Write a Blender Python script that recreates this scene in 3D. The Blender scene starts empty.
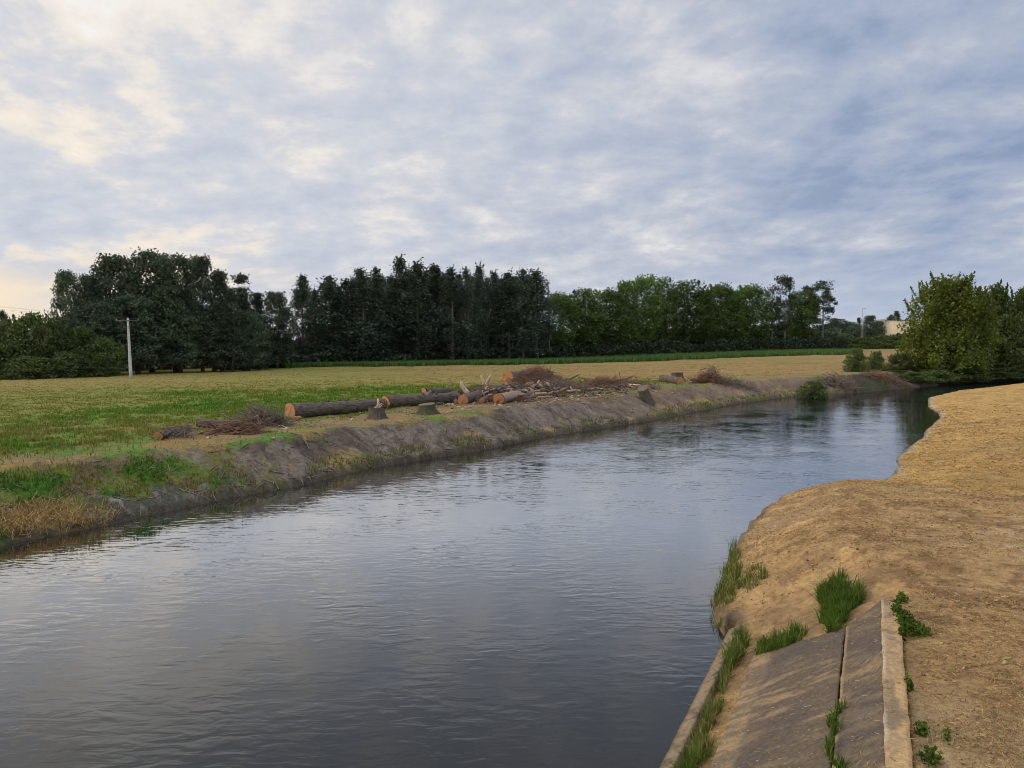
import bpy, bmesh, math, random
import numpy as np
from mathutils import Vector, Matrix

scene = bpy.context.scene
COL = scene.collection
R_ = math.radians

# ------------------------------------------------------------------ camera
CAMZ = 6.5                      # eye height above the water (water is z = 0)
FPX = 760.0                     # focal length in pixels of a 1024 px wide frame
PITCH = math.atan(42.0 / FPX)   # looking slightly down
ROLL = R_(0.5)
_fw = np.array([0, math.cos(PITCH), -math.sin(PITCH)])
_u = np.array([0, math.sin(PITCH), math.cos(PITCH)])
_x = np.array([1.0, 0, 0])
_rc = math.cos(ROLL) * _x - math.sin(ROLL) * _u
_uc = math.sin(ROLL) * _x + math.cos(ROLL) * _u
cam_data = bpy.data.cameras.new('camera')
cam_data.sensor_fit = 'HORIZONTAL'
cam_data.sensor_width = 36.0
cam_data.lens = 36.0 * FPX / 1024.0
cam_data.clip_start = 0.1
cam_data.clip_end = 9000
cam = bpy.data.objects.new('camera', cam_data)
COL.objects.link(cam)
cam.matrix_world = Matrix(((_rc[0], _uc[0], -_fw[0], 0), (_rc[1], _uc[1], -_fw[1], 0),
                           (_rc[2], _uc[2], -_fw[2], CAMZ), (0, 0, 0, 1)))
scene.camera = cam

# ------------------------------------------------------------------ light
SUN_AZ = -84.0     # degrees from the view direction, negative = left
SUN_EL = 15.0
SUN_STRENGTH = 1.3
SKY_STRENGTH = 0.1
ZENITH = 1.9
EXPOSURE = 0.0

scene.view_settings.view_transform = 'Standard'
scene.view_settings.look = 'None'
scene.view_settings.exposure = EXPOSURE
scene.view_settings.gamma = 1.0
scene.view_settings.use_curve_mapping = False
scene.cycles.pixel_filter_type = 'BLACKMAN_HARRIS'
scene.cycles.filter_width = 1.0

sd = bpy.data.lights.new('sun', 'SUN')
sd.energy = SUN_STRENGTH
sd.angle = R_(12)
sd.color = (1.0, 0.84, 0.62)
sun = bpy.data.objects.new('sun', sd)
COL.objects.link(sun)
_sdir = Vector((math.sin(R_(SUN_AZ)) * math.cos(R_(SUN_EL)), math.cos(R_(SUN_AZ)) * math.cos(R_(SUN_EL)), math.sin(R_(SUN_EL))))
sun.rotation_euler = (-_sdir).to_track_quat('-Z', 'Y').to_euler()
sun.location = (-60, 0, 60)


class NT:
    """short-hand for building node trees"""
    def __init__(self, tree):
        self.t = tree
        tree.nodes.clear()

    def n(self, typ, props=None, **inp):
        nd = self.t.nodes.new(typ)
        for k, v in (props or {}).items():
            setattr(nd, k, v)
        for k, v in inp.items():
            key = int(k[1:]) if k[0] == '_' and k[1:].isdigit() else k.replace('_', ' ')
            self.put(nd.inputs[key], v)
        return nd

    def put(self, sock, v):
        if isinstance(v, bpy.types.NodeSocket):
            self.t.links.new(v, sock)
        elif isinstance(v, bpy.types.Node):
            self.t.links.new(v.outputs[0], sock)
        else:
            if sock.type == 'RGBA' and len(v) == 3:
                v = (*v, 1)
            sock.default_value = v

    def math(self, op, a, b=None, c=None, clamp=False):
        nd = self.t.nodes.new('ShaderNodeMath')
        nd.operation = op
        nd.use_clamp = clamp
        self.put(nd.inputs[0], a)
        if b is not None: self.put(nd.inputs[1], b)
        if c is not None: self.put(nd.inputs[2], c)
        return nd.outputs[0]

    def vmath(self, op, a, b=None):
        nd = self.t.nodes.new('ShaderNodeVectorMath')
        nd.operation = op
        self.put(nd.inputs[0], a)
        if b is not None: self.put(nd.inputs[1], b)
        return nd.outputs[0]

    def smooth(self, v, lo, hi, a=0.0, b=1.0):
        nd = self.t.nodes.new('ShaderNodeMapRange')
        nd.interpolation_type = 'SMOOTHSTEP'
        for i, q in enumerate((v, lo, hi, a, b)): self.put(nd.inputs[i], q)
        return nd.outputs[0]

    def mix(self, f, a, b, blend='MIX'):
        nd = self.t.nodes.new('ShaderNodeMix')
        nd.data_type = 'RGBA'
        nd.blend_type = blend
        self.put(nd.inputs[0], f)
        self.put(nd.inputs[6], a)
        self.put(nd.inputs[7], b)
        return nd.outputs[2]

    def noise(self, vec, scale, detail=4, rough=0.55, dist=0.0, dims='3D'):
        nd = self.n('ShaderNodeTexNoise', {'noise_dimensions': dims}, Scale=scale, Detail=detail, Roughness=rough, Distortion=dist)
        if vec is not None: self.put(nd.inputs['Vector'], vec)
        return nd.outputs[0]

    def ramp(self, f, stops):
        nd = self.t.nodes.new('ShaderNodeValToRGB')
        cr = nd.color_ramp
        while len(cr.elements) < len(stops): cr.elements.new(0.5)
        for e, (p, c) in zip(cr.elements, stops):
            e.position = p
            e.color = (*c, 1) if len(c) == 3 else c
        self.put(nd.inputs[0], f)
        return nd.outputs[0]


# ------------------------------------------------------------------ world: Nishita behind a broken cloud deck
world = bpy.data.worlds.new('World')
scene.world = world
world.use_nodes = True
w = NT(world.node_tree)
sky = w.n('ShaderNodeTexSky', {'sky_type': 'NISHITA', 'sun_disc': False, 'sun_elevation': R_(SUN_EL), 'sun_rotation': R_(SUN_AZ),
                               'air_density': 1.2, 'dust_density': 1.5, 'ozone_density': 1.5})
tc = w.n('ShaderNodeTexCoord')
sep = w.n('ShaderNodeSeparateXYZ', Vector=tc.outputs['Generated'])
dx, dy, dz = sep.outputs
hz = w.math('ADD', w.math('MAXIMUM', dz, 0.0), 0.28)
cx = w.math('DIVIDE', dx, hz)
cy = w.math('DIVIDE', dy, hz)
P = w.n('ShaderNodeCombineXYZ', X=w.math('ADD', w.math('MULTIPLY', cx, 1.0), w.math('MULTIPLY', cy, 0.12)), Y=cy, Z=3.7).outputs[0]
warp = w.vmath('MULTIPLY', w.vmath('SUBTRACT', w.n('ShaderNodeTexNoise', Vector=P, Scale=0.9, Detail=3.0).outputs[1], (0.5, 0.5, 0.5)), (0.30, 0.30, 0.0))
Pw = w.vmath('ADD', P, warp)
big = w.noise(Pw, 1.35, 3, 0.5)
mid = w.noise(Pw, 3.5, 8, 0.58)
fine = w.noise(Pw, 9.5, 6, 0.62)
c = w.math('ADD', w.math('ADD', w.math('MULTIPLY', big, 0.24), w.math('MULTIPLY', mid, 0.50)), w.math('MULTIPLY', fine, 0.26))
# a heavier bank of cloud low on the right
bank = w.math('MULTIPLY', w.smooth(dx, 0.22, 0.48), w.math('MULTIPLY', w.smooth(dz, 0.10, 0.17), w.smooth(dz, 0.36, 0.24)))
c = w.math('SUBTRACT', c, w.math('MULTIPLY', bank, 0.075))
c = w.math('MULTIPLY_ADD', w.math('SUBTRACT', c, 0.5), 0.95, 0.497)
# how far towards the dull (right-hand, away from the sun) end of the sky
away = w.smooth(w.math('ADD', dx, w.math('MULTIPLY', w.math('SUBTRACT', big, 0.5), 0.5)), -0.45, 0.60)
lit = w.ramp(c, [(0.38, (0.53, 0.58, 0.67)), (0.455, (0.61, 0.64, 0.71)), (0.51, (0.69, 0.70, 0.735)), (0.56, (0.84, 0.81, 0.78)), (0.63, (1.0, 0.95, 0.88))])
dull = w.ramp(c, [(0.37, (0.25, 0.33, 0.49)), (0.44, (0.34, 0.41, 0.56)), (0.50, (0.42, 0.475, 0.59)), (0.56, (0.54, 0.57, 0.655)), (0.64, (0.76, 0.74, 0.75))])
cloud = w.mix(away, lit, dull)
# warm light low on the sunny side
warm = w.math('MULTIPLY', w.smooth(dx, -0.12, -0.55), w.smooth(dz, 0.36, 0.06))
warm = w.math('MULTIPLY', warm, w.smooth(w.math('ADD', w.math('MULTIPLY', mid, 0.6), w.math('MULTIPLY', big, 0.4)), 0.48, 0.60))
cloud = w.mix(w.math('MULTIPLY', warm, 0.75), cloud, (1.0, 0.83, 0.60))
cloud = w.mix(w.math('MULTIPLY', w.smooth(dx, -0.05, -0.5), w.math('MULTIPLY', w.smooth(c, 0.48, 0.55), 0.24)), cloud, (0.95, 0.83, 0.68))
# pale even band near the horizon
band = w.smooth(dz, 0.13, 0.03)
cloud = w.mix(w.math('MULTIPLY', band, 0.62), cloud, w.mix(away, (0.60, 0.62, 0.68), (0.44, 0.52, 0.66)))
# the low sun glow at the far left
glow = w.math('MULTIPLY', w.smooth(dx, -0.42, -0.62), w.math('MULTIPLY', w.smooth(dz, 0.10, 0.06), w.smooth(dz, 0.01, 0.04)))
cloud = w.mix(w.math('MULTIPLY', glow, 0.9), cloud, (1.05, 0.85, 0.58))
# overcast decks are brightest overhead; boost added above the view to brighten the ground
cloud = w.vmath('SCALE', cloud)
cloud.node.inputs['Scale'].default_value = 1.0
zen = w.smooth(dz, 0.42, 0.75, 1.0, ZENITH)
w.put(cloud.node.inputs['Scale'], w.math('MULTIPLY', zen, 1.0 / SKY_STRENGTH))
gap = w.math('MULTIPLY', w.smooth(c, 0.57, 0.64), 0.22)
skyb = w.vmath('SCALE', sky.outputs[0]); skyb.node.inputs['Scale'].default_value = 3.0
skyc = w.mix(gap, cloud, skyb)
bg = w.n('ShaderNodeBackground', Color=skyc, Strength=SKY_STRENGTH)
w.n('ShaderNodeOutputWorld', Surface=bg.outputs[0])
world.cycles.sampling_method = 'MANUAL'
world.cycles.sample_map_resolution = 512


# ------------------------------------------------------------------ pixels of the survey photograph -> places on the ground
def ray(px, py):
    d = _fw + (px - 512.0) / FPX * _rc + (384.0 - py) / FPX * _uc
    return d

def at_z(px, py, z=0.0):
    d = ray(px, py)
    t = (z - CAMZ) / d[2]
    return np.array([d[0] * t, d[1] * t, z])

def at_depth(px, py, Y):
    d = ray(px, py)
    t = Y / d[1]
    return np.array([d[0] * t, Y, CAMZ + d[2] * t])


# ------------------------------------------------------------------ numpy noise
def _hash(ix, iy, seed):
    n = (ix.astype(np.int64) * 374761393 + iy.astype(np.int64) * 668265263 + seed * 1442695041) & 0x7fffffff
    n = ((n ^ (n >> 13)) * 1274126177) & 0x7fffffff
    return ((n ^ (n >> 16)) & 0xffffff) / float(0xffffff)

def vnoise(x, y, seed=0):
    ix = np.floor(x); iy = np.floor(y)
    fx = x - ix; fy = y - iy
    fx = fx * fx * (3 - 2 * fx); fy = fy * fy * (3 - 2 * fy)
    a = _hash(ix, iy, seed); b = _hash(ix + 1, iy, seed)
    c_ = _hash(ix, iy + 1, seed); d = _hash(ix + 1, iy + 1, seed)
    return (a * (1 - fx) + b * fx) * (1 - fy) + (c_ * (1 - fx) + d * fx) * fy

def fbm(x, y, scale, octaves=4, seed=0, gain=0.5):
    s = 0; amp = 1; tot = 0
    for k in range(octaves):
        s = s + amp * vnoise(x / scale, y / scale, seed + k * 17)
        tot += amp; amp *= gain; scale *= 0.5
    return s / tot          # 0..1

def sst(v, lo, hi):
    t = np.clip((v - lo) / (hi - lo), 0, 1)
    return t * t * (3 - 2 * t)

def lerp(a, b, t):
    t = np.asarray(t)
    return a + (b - a) * (t[..., None] if np.ndim(a) == 1 and np.ndim(t) >= 1 and len(np.shape(a)) == 1 and np.shape(a)[0] == 3 else t)

def mixc(cols, colour, f):
    """blend an (n,3) colour array towards one colour"""
    return cols + (np.asarray(colour) - cols) * f[:, None]


# ------------------------------------------------------------------ objects
def tag(o, label=None, cat=None, group=None, kind=None):
    if label: o['label'] = label
    if cat: o['category'] = cat
    if group: o['group'] = group
    if kind: o['kind'] = kind
    return o

def empty(name, loc=(0, 0, 0), rot=(0, 0, 0)):
    o = bpy.data.objects.new(name, None)
    o.location = loc; o.rotation_euler = rot
    o.empty_display_size = 0.3
    COL.objects.link(o)
    return o

def mesh_np(name, verts, faces, mat=None, parent=None, smooth=False, col=None, tint=None):
    """faces: (n,k) int array, or list of such arrays"""
    me = bpy.data.meshes.new(name)
    verts = np.asarray(verts, dtype=np.float32)
    if isinstance(faces, np.ndarray) or (len(faces) and isinstance(faces[0], tuple)): faces = [faces]
    faces = [np.asarray(f, dtype=np.int32) for f in faces if len(f)]
    me.vertices.add(len(verts))
    me.vertices.foreach_set('co', verts.ravel())
    nl = sum(f.size for f in faces); npoly = sum(len(f) for f in faces)
    me.loops.add(nl)
    me.loops.foreach_set('vertex_index', np.concatenate([f.ravel() for f in faces]))
    me.polygons.add(npoly)
    ls = []; k = 0
    for f in faces:
        ls.append(k + np.arange(len(f)) * f.shape[1]); k += f.size
    me.polygons.foreach_set('loop_start', np.concatenate(ls).astype(np.int32))
    me.update(calc_edges=True)
    me.validate()
    if smooth:
        me.polygons.foreach_set('use_smooth', np.ones(len(me.polygons), dtype=bool))
    if col is not None:
        a = me.color_attributes.new('Col', 'FLOAT_COLOR', 'POINT')
        c4 = np.ones((len(verts), 4), dtype=np.float32); c4[:, :3] = col
        a.data.foreach_set('color', c4.ravel())
    if tint is not None:
        a = me.attributes.new('tint', 'FLOAT', 'POINT')
        a.data.foreach_set('value', np.asarray(tint, dtype=np.float32))
    if mat: me.materials.append(mat)
    o = bpy.data.objects.new(name, me)
    COL.objects.link(o)
    if parent: o.parent = parent
    return o

class MB:
    """collects tubes and boxes into one mesh"""
    def __init__(self):
        self.v = []; self.f3 = []; self.f4 = []; self.n = 0
    def add(self, v, f4=None, f3=None):
        v = np.asarray(v, float)
        if f4 is not None and len(f4): self.f4.append(np.asarray(f4) + self.n)
        if f3 is not None and len(f3): self.f3.append(np.asarray(f3) + self.n)
        self.v.append(v); self.n += len(v)
    def tube(self, pts, radii, sides=6, cap=True, rough=0.0, rng=None):
        pts = np.asarray(pts, float); m = len(pts)
        radii = np.broadcast_to(np.asarray(radii, float), (m,))
        tan = np.gradient(pts, axis=0)
        tan /= np.linalg.norm(tan, axis=1)[:, None] + 1e-9
        ref = np.array([0, 0, 1.0]) if abs(tan[0][2]) < 0.9 else np.array([1.0, 0, 0])
        vs = []
        for i in range(m):
            s1 = np.cross(tan[i], ref); s1 /= np.linalg.norm(s1) + 1e-9
            s2 = np.cross(s1, tan[i])
            a = np.arange(sides) / sides * 2 * math.pi
            rr = radii[i] * (1 + (rng.uniform(-rough, rough, sides) if rng is not None and rough else 0))
            vs.append(pts[i] + (np.cos(a) * rr)[:, None] * s1 + (np.sin(a) * rr)[:, None] * s2)
        v = np.concatenate(vs)
        f = []
        for i in range(m - 1):
            for j in range(sides):
                k = (j + 1) % sides
                f.append((i * sides + j, i * sides + k, (i + 1) * sides + k, (i + 1) * sides + j))
        f3 = []
        if cap:
            v = np.concatenate([v, pts[:1], pts[-1:]])
            c0 = m * sides; c1 = c0 + 1
            for j in range(sides):
                k = (j + 1) % sides
                f3.append((c0, k, j)); f3.append((c1, (m - 1) * sides + j, (m - 1) * sides + k))
        self.add(v, f, f3)
    def box(self, lo, hi, M=None):
        x0, y0, z0 = lo; x1, y1, z1 = hi
        v = np.array([(x0, y0, z0), (x1, y0, z0), (x1, y1, z0), (x0, y1, z0), (x0, y0, z1), (x1, y0, z1), (x1, y1, z1), (x0, y1, z1)], float)
        if M is not None: v = v @ np.asarray(M)[:3, :3].T + np.asarray(M)[:3, 3]
        self.add(v, [(0, 3, 2, 1), (4, 5, 6, 7), (0, 1, 5, 4), (1, 2, 6, 5), (2, 3, 7, 6), (3, 0, 4, 7)])
    def build(self, name, mat, parent=None, smooth=False):
        fs = []
        if self.f4: fs.append(np.concatenate(self.f4))
        if self.f3: fs.append(np.concatenate(self.f3))
        return mesh_np(name, np.concatenate(self.v), fs, mat, parent, smooth)


# ------------------------------------------------------------------ materials
def new_mat(name):
    m = bpy.data.materials.new(name)
    m.use_nodes = True
    return m, NT(m.node_tree)

def finish(nt, shader):
    nt.n('ShaderNodeOutputMaterial', Surface=shader)

def ground_mat(name, fine_scale=9.0, contrast=0.35, bump=0.5, bump_scale=14.0, rough=0.95, stretch=(1, 1, 1), patch=(0.5, 0.25)):
    """albedo map in 'Col' (where grass, straw, soil lie) with fine grain on top"""
    m, t = new_mat(name)
    col = t.n('ShaderNodeVertexColor', {'layer_name': 'Col'}).outputs[0]
    co = t.n('ShaderNodeTexCoord').outputs['Object']
    mp = t.n('ShaderNodeMapping', Vector=co, Scale=stretch).outputs[0]
    f1 = t.noise(mp, fine_scale, 6, 0.65)
    f2 = t.noise(co, patch[0], 4, 0.6)
    k = t.math('MULTIPLY_ADD', t.math('SUBTRACT', f1, 0.5), contrast * 4, 1.0)
    k2 = t.math('MULTIPLY_ADD', t.math('SUBTRACT', f2, 0.5), patch[1] * 4, 1.0)
    kk = t.math('MAXIMUM', t.math('MULTIPLY', k, k2), 0.15)
    vm = t.vmath('SCALE', col); t.put(vm.node.inputs['Scale'], kk)
    hgt = t.noise(mp, bump_scale, 8, 0.7)
    b = t.n('ShaderNodeBump', Strength=bump, Distance=0.08, Height=hgt)
    p = t.n('ShaderNodeBsdfPrincipled', Base_Color=vm, Roughness=rough, Normal=b.outputs[0])
    p.inputs['Specular IOR Level'].default_value = 0.15
    finish(t, p.outputs[0])
    return m

def blade_mat(name, translucent=0.35):
    m, t = new_mat(name)
    col = t.n('ShaderNodeVertexColor', {'layer_name': 'Col'}).outputs[0]
    d = t.n('ShaderNodeBsdfDiffuse', Color=col)
    tr = t.n('ShaderNodeBsdfTranslucent', Color=col)
    mx = t.n('ShaderNodeMixShader', Fac=translucent, _1=d.outputs[0], _2=tr.outputs[0])
    finish(t, mx.outputs[0])
    return m

def leaf_mat(name, dark, light, scale=0.35, translucent=0.3):
    """leaf colours vary from leaf to leaf and from clump to clump"""
    m, t = new_mat(name)
    tint = t.n('ShaderNodeAttribute', {'attribute_name': 'tint'}).outputs['Fac']
    co = t.n('ShaderNodeTexCoord').outputs['Object']
    nz = t.noise(co, scale, 3, 0.5)
    oi = t.n('ShaderNodeObjectInfo').outputs['Random']
    f = t.math('ADD', t.math('MULTIPLY', tint, 0.5), t.math('MULTIPLY', t.smooth(nz, 0.35, 0.65), 0.5))
    col = t.mix(f, dark, light)
    vm = t.vmath('SCALE', col); t.put(vm.node.inputs['Scale'], t.math('MULTIPLY_ADD', oi, 0.5, 0.75))
    d = t.n('ShaderNodeBsdfDiffuse', Color=vm)
    tr = t.n('ShaderNodeBsdfTranslucent', Color=vm)
    mx = t.n('ShaderNodeMixShader', Fac=translucent, _1=d.outputs[0], _2=tr.outputs[0])
    gl = t.n('ShaderNodeBsdfGlossy', Color=(1, 1, 1), Roughness=0.5)
    mx = t.n('ShaderNodeMixShader', Fac=0.022, _1=mx.outputs[0], _2=gl.outputs[0])
    finish(t, mx.outputs[0])
    return m

def solid_mat(name, a, b, scale=6.0, rough=0.85, bump=0.3, stretch=(1, 1, 1), dist=0.03, detail=6):
    m, t = new_mat(name)
    co = t.n('ShaderNodeTexCoord').outputs['Object']
    mp = t.n('ShaderNodeMapping', Vector=co, Scale=stretch).outputs[0]
    nz = t.noise(mp, scale, detail, 0.65)
    col = t.mix(t.smooth(nz, 0.3, 0.7), a, b)
    bm = t.n('ShaderNodeBump', Strength=bump, Distance=dist, Height=nz)
    p = t.n('ShaderNodeBsdfPrincipled', Base_Color=col, Roughness=rough, Normal=bm.outputs[0])
    p.inputs['Specular IOR Level'].default_value = 0.25
    finish(t, p.outputs[0])
    return m

# ================================================================== the lie of the land
def _z0(lst):
    return [tuple(at_z(px, py)[:2]) for px, py in lst]

# left waterline, near to far: (x, y, bank width, bank height)
_L = [(-37.7, -5.2), (-24.0, 14.3)] + _z0([(0, 546), (108, 525), (234, 497), (300, 486), (370, 468), (475, 452), (550, 436.5), (600, 428.5), (645, 422),
      (700, 411), (736, 404), (770, 399.5), (800, 396), (830, 394), (863, 392.5), (912, 387.5)]) + [(63, 108), (75, 113), (92, 116), (120, 119), (220, 126)]
_LW = [6, 6, 5.6, 5.2, 3.6, 2.9, 2.9, 3.0, 3.2, 3.5, 3.7, 3.9, 3.9, 4.0, 4.2, 4.2, 4.5, 4.5, 4.5, 4.5, 4.5, 4.5, 4.5]
# right waterline
TOE0 = at_z(664, 768, 0.02); TOE1 = at_z(733, 628, 0.02)
AX = (TOE1 - TOE0); AX[2] = 0; AX /= np.linalg.norm(AX)
TOEB = TOE0 - AX * 26.0
_Rp = [tuple(TOEB[:2]), tuple(TOE0[:2]), tuple(TOE1[:2])] + _z0([(724, 637), (714, 622), (713, 605), (722, 575), (735, 548), (757, 517), (795, 492)]) + \
      [(15.6, 33.6)] + _z0([(883, 484.5), (893, 474), (899, 467), (896, 460), (906, 450), (915, 444), (923, 438), (925, 431), (934, 424), (940, 418), (938, 413), (928, 407)]) + \
      [(45, 82), (54, 92), (63, 98.5), (80, 103), (120, 108), (220, 115)]
_RH = [1.8, 1.8, 1.8, 1.75, 1.7, 1.65, 1.6, 1.45, 1.25, 0.85, 0.6, 0.55, 0.5, 0.5, 0.5, 0.5, 0.5, 0.5, 0.5, 0.5, 0.55, 0.6, 0.7, 0.85, 1.05, 1.15, 1.2, 1.2, 1.2]
_RW = [3.1, 3.1, 3.1, 3.0, 2.9, 3.0, 3.1, 3.2, 3.0, 2.4, 2.4, 2.6, 3.5, 4, 4, 4, 4, 4, 4, 4, 4.5, 5, 6, 7, 7, 5, 3, 3, 3]
LPTS = np.array(_L); RPTS = np.array(_Rp)
LS = np.concatenate([[0], np.cumsum(np.hypot(*np.diff(LPTS, axis=0).T))])
LW = np.array(_LW, float); RH = np.array(_RH, float); RW = np.array(_RW, float)
POLY = np.concatenate([LPTS, RPTS[::-1]])

def inside_poly(x, y, poly):
    ins = np.zeros(x.shape, bool)
    n = len(poly); j = n - 1
    for i in range(n):
        xi, yi = poly[i]; xj, yj = poly[j]
        cond = ((yi > y) != (yj > y)) & (x < (xj - xi) * (y - yi) / (yj - yi + 1e-12) + xi)
        ins ^= cond
        j = i
    return ins

def poly_dist(x, y, pts, *attrs):
    best = np.full(x.shape, 1e9); out = [np.zeros(x.shape) for _ in attrs]
    for i in range(len(pts) - 1):
        ax_, ay_ = pts[i]; bx_, by_ = pts[i + 1]
        ex, ey = bx_ - ax_, by_ - ay_
        t = np.clip(((x - ax_) * ex + (y - ay_) * ey) / (ex * ex + ey * ey), 0, 1)
        d = np.hypot(x - ax_ - t * ex, y - ay_ - t * ey)
        m = d < best
        best = np.where(m, d, best)
        for k, a in enumerate(attrs):
            out[k] = np.where(m, a[i] + (a[i + 1] - a[i]) * t, out[k])
    return [best] + out

FIELD = 1.8
SEND = float((TOE1 - TOE0) @ AX) - 0.3
def land(x, y, fine=True):
    """height and zone data of the land at x, y"""
    x = np.asarray(x, float); y = np.asarray(y, float)
    wob = (fbm(x, y, 3.0, 3, 5) - 0.5) * 0.5 * sst(np.hypot(x, y), 16, 40)
    ins = inside_poly(x, y, POLY)
    dl, lw, ls = poly_dist(x, y, LPTS, LW, LS)
    dr, rh, rw = poly_dist(x, y, RPTS, RH, RW)
    right = dr < dl
    # concrete part of the right bank keeps a straight edge
    s_ax = (x - TOE0[0]) * AX[0] + (y - TOE0[1]) * AX[1]
    conc = right & (s_ax < (TOE1 - TOE0) @ AX + 0.3)
    wob = np.where(conc, 0, wob)
    dlw = np.maximum(dl + wob * ~ins, 0)
    # left: steep foot, then slope, then the field
    t = np.clip(dlw / lw, 0, 1.6)
    zl = FIELD * (0.09 * sst(t, 0, 0.06) + 0.91 * (0.35 * np.clip(t, 0, 1) + 0.65 * sst(t, -0.05, 1.12)))
    u = x / np.maximum(y, 1.0)
    rise = 1.25 * sst(u, 0.02, 0.42) * sst(y, 105, 190)
    roll = (fbm(x, y, 18.0, 3, 11) - 0.5) * 0.25 * sst(dl, 4, 16)
    zl = zl + rise + roll
    # right: bank of sandy soil with a flat top
    t2 = np.clip(np.maximum(dr + (wob * 0.6 + (fbm(x, y, 0.9, 4, 33, .6) - .5) * 0.9 * sst(s_ax, 6.5, 8)) * ~ins, 0) / rw, 0, 5)
    zr = rh * (0.10 * sst(t2, 0, 0.04) + 0.90 * np.where(t2 < 0.85, t2, 0.85 + 0.15 * (1 - np.exp(-(t2 - 0.85) / 0.15))))
    zr = zr + sst(dr, 4, 30) * 0.35 + (fbm(x, y, 9.0, 3, 23) - 0.5) * 0.22 * sst(dr, 2.5, 8)
    zr = zr - 0.35 * sst(y, 96, 106) * 0
    zbed = -np.minimum(1.5, 0.05 + np.minimum(dl, dr) * 0.35)
    z = np.where(ins, zbed, np.where(right, np.where(conc, zr, zr + 0.04), zl + 0.04))
    if fine:
        nb = (fbm(x, y, 0.9, 4, 31) - 0.5)
        slope = sst(dlw, 0, 0.5) * (1 - sst(dlw, lw * 0.9, lw * 1.5))
        # rills running down the bare bank, clods on the flat
        ridge = ((fbm(x + y * 0.3, y, 1.6, 4, 41) - 0.5) * 0.30 + (fbm((ls + dl * 0.5) * 4.0, dl, 1.8, 4, 42, 0.6) - 0.5) * 0.26) * slope * sst(dl, 0.1, 0.7)
        z = z + np.where(ins, 0, np.where(right, nb * 0.14 * sst(dr, 0.3, 2.0) * ~conc, ridge + nb * 0.14 * sst(dl, .3, 2)))
    # under the concrete lining the soil is a little lower
    z = np.where(right & ~ins, z - 0.17 * (1 - sst(s_ax, SEND - 0.75, SEND - 0.05)) * (1 - sst(dr, 3.18, 3.29)), z)
    return dict(z=z, ins=ins, right=right, dl=dl, dr=dr, lw=lw, s_ax=s_ax, conc=conc, dlw=dlw, ls=ls)

_rt = np.concatenate([np.linspace(4, 60, 2400), np.linspace(60, 400, 2600)])
def hit(px, py, fine=False):
    """where the sight line of a photograph pixel meets the land or the water"""
    d = ray(px, py); h = math.hypot(d[0], d[1])
    x = d[0] / h * _rt; y = d[1] / h * _rt; z = CAMZ + d[2] / h * _rt
    g = np.maximum(land(x, y, fine)['z'], 0)
    k = np.argmax(z <= g)
    return np.array([x[k], y[k], g[k]])

def ground_z(x, y):
    return float(land(np.array([x]), np.array([y]))['z'][0])

# ---- one sheet, fine near the viewer and coarse towards the horizon
az = np.concatenate([np.arange(-180, -52, 4.0), np.arange(-52, -44, 0.5), np.arange(-44, -37, 0.14), np.arange(-37, 38, 0.07), np.arange(38, 46, 0.5), np.arange(46, 180.1, 4.0)])
pyr = np.concatenate([np.arange(900, 470, -12.0), np.arange(470, 120, -1.5), np.arange(120, 16, -0.55)])
rad = np.concatenate([[0.4, 2.0, 4.0], CAMZ * FPX / pyr, np.array([330, 380, 450, 560, 750, 1100, 1800, 3200, 6000])])
A, RR = np.meshgrid(np.radians(az), rad)
X = np.sin(A) * RR; Y = np.cos(A) * RR
G = land(X.ravel(), Y.ravel())
nx = len(az); ny = len(rad)
V = np.stack([X.ravel(), Y.ravel(), G['z']], 1)
ii, jj = np.meshgrid(np.arange(ny - 1), np.arange(nx - 1), indexing='ij')
q = (ii * nx + jj).ravel()
F = np.stack([q, q + 1, q + nx + 1, q + nx], 1)[:, ::-1]

# ---- what grows or lies where (albedo)
GREEN = np.array((0.085, 0.190, 0.022)); YGREEN = np.array((0.190, 0.205, 0.042)); STUB = np.array((0.320, 0.205, 0.080))
TRACK = np.array((0.250, 0.165, 0.095)); DIRT = np.array((0.215, 0.172, 0.130)); DARKDIRT = np.array((0.085, 0.062, 0.044))
STRAW = np.array((0.40, 0.27, 0.11)); ASH = np.array((0.085, 0.075, 0.068)); MUD = np.array((0.075, 0.060, 0.042))
SAND = np.array((0.50, 0.315, 0.140)); SANDFAR = np.array((0.53, 0.325, 0.105)); SANDD = np.array((0.235, 0.135, 0.060))

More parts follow.
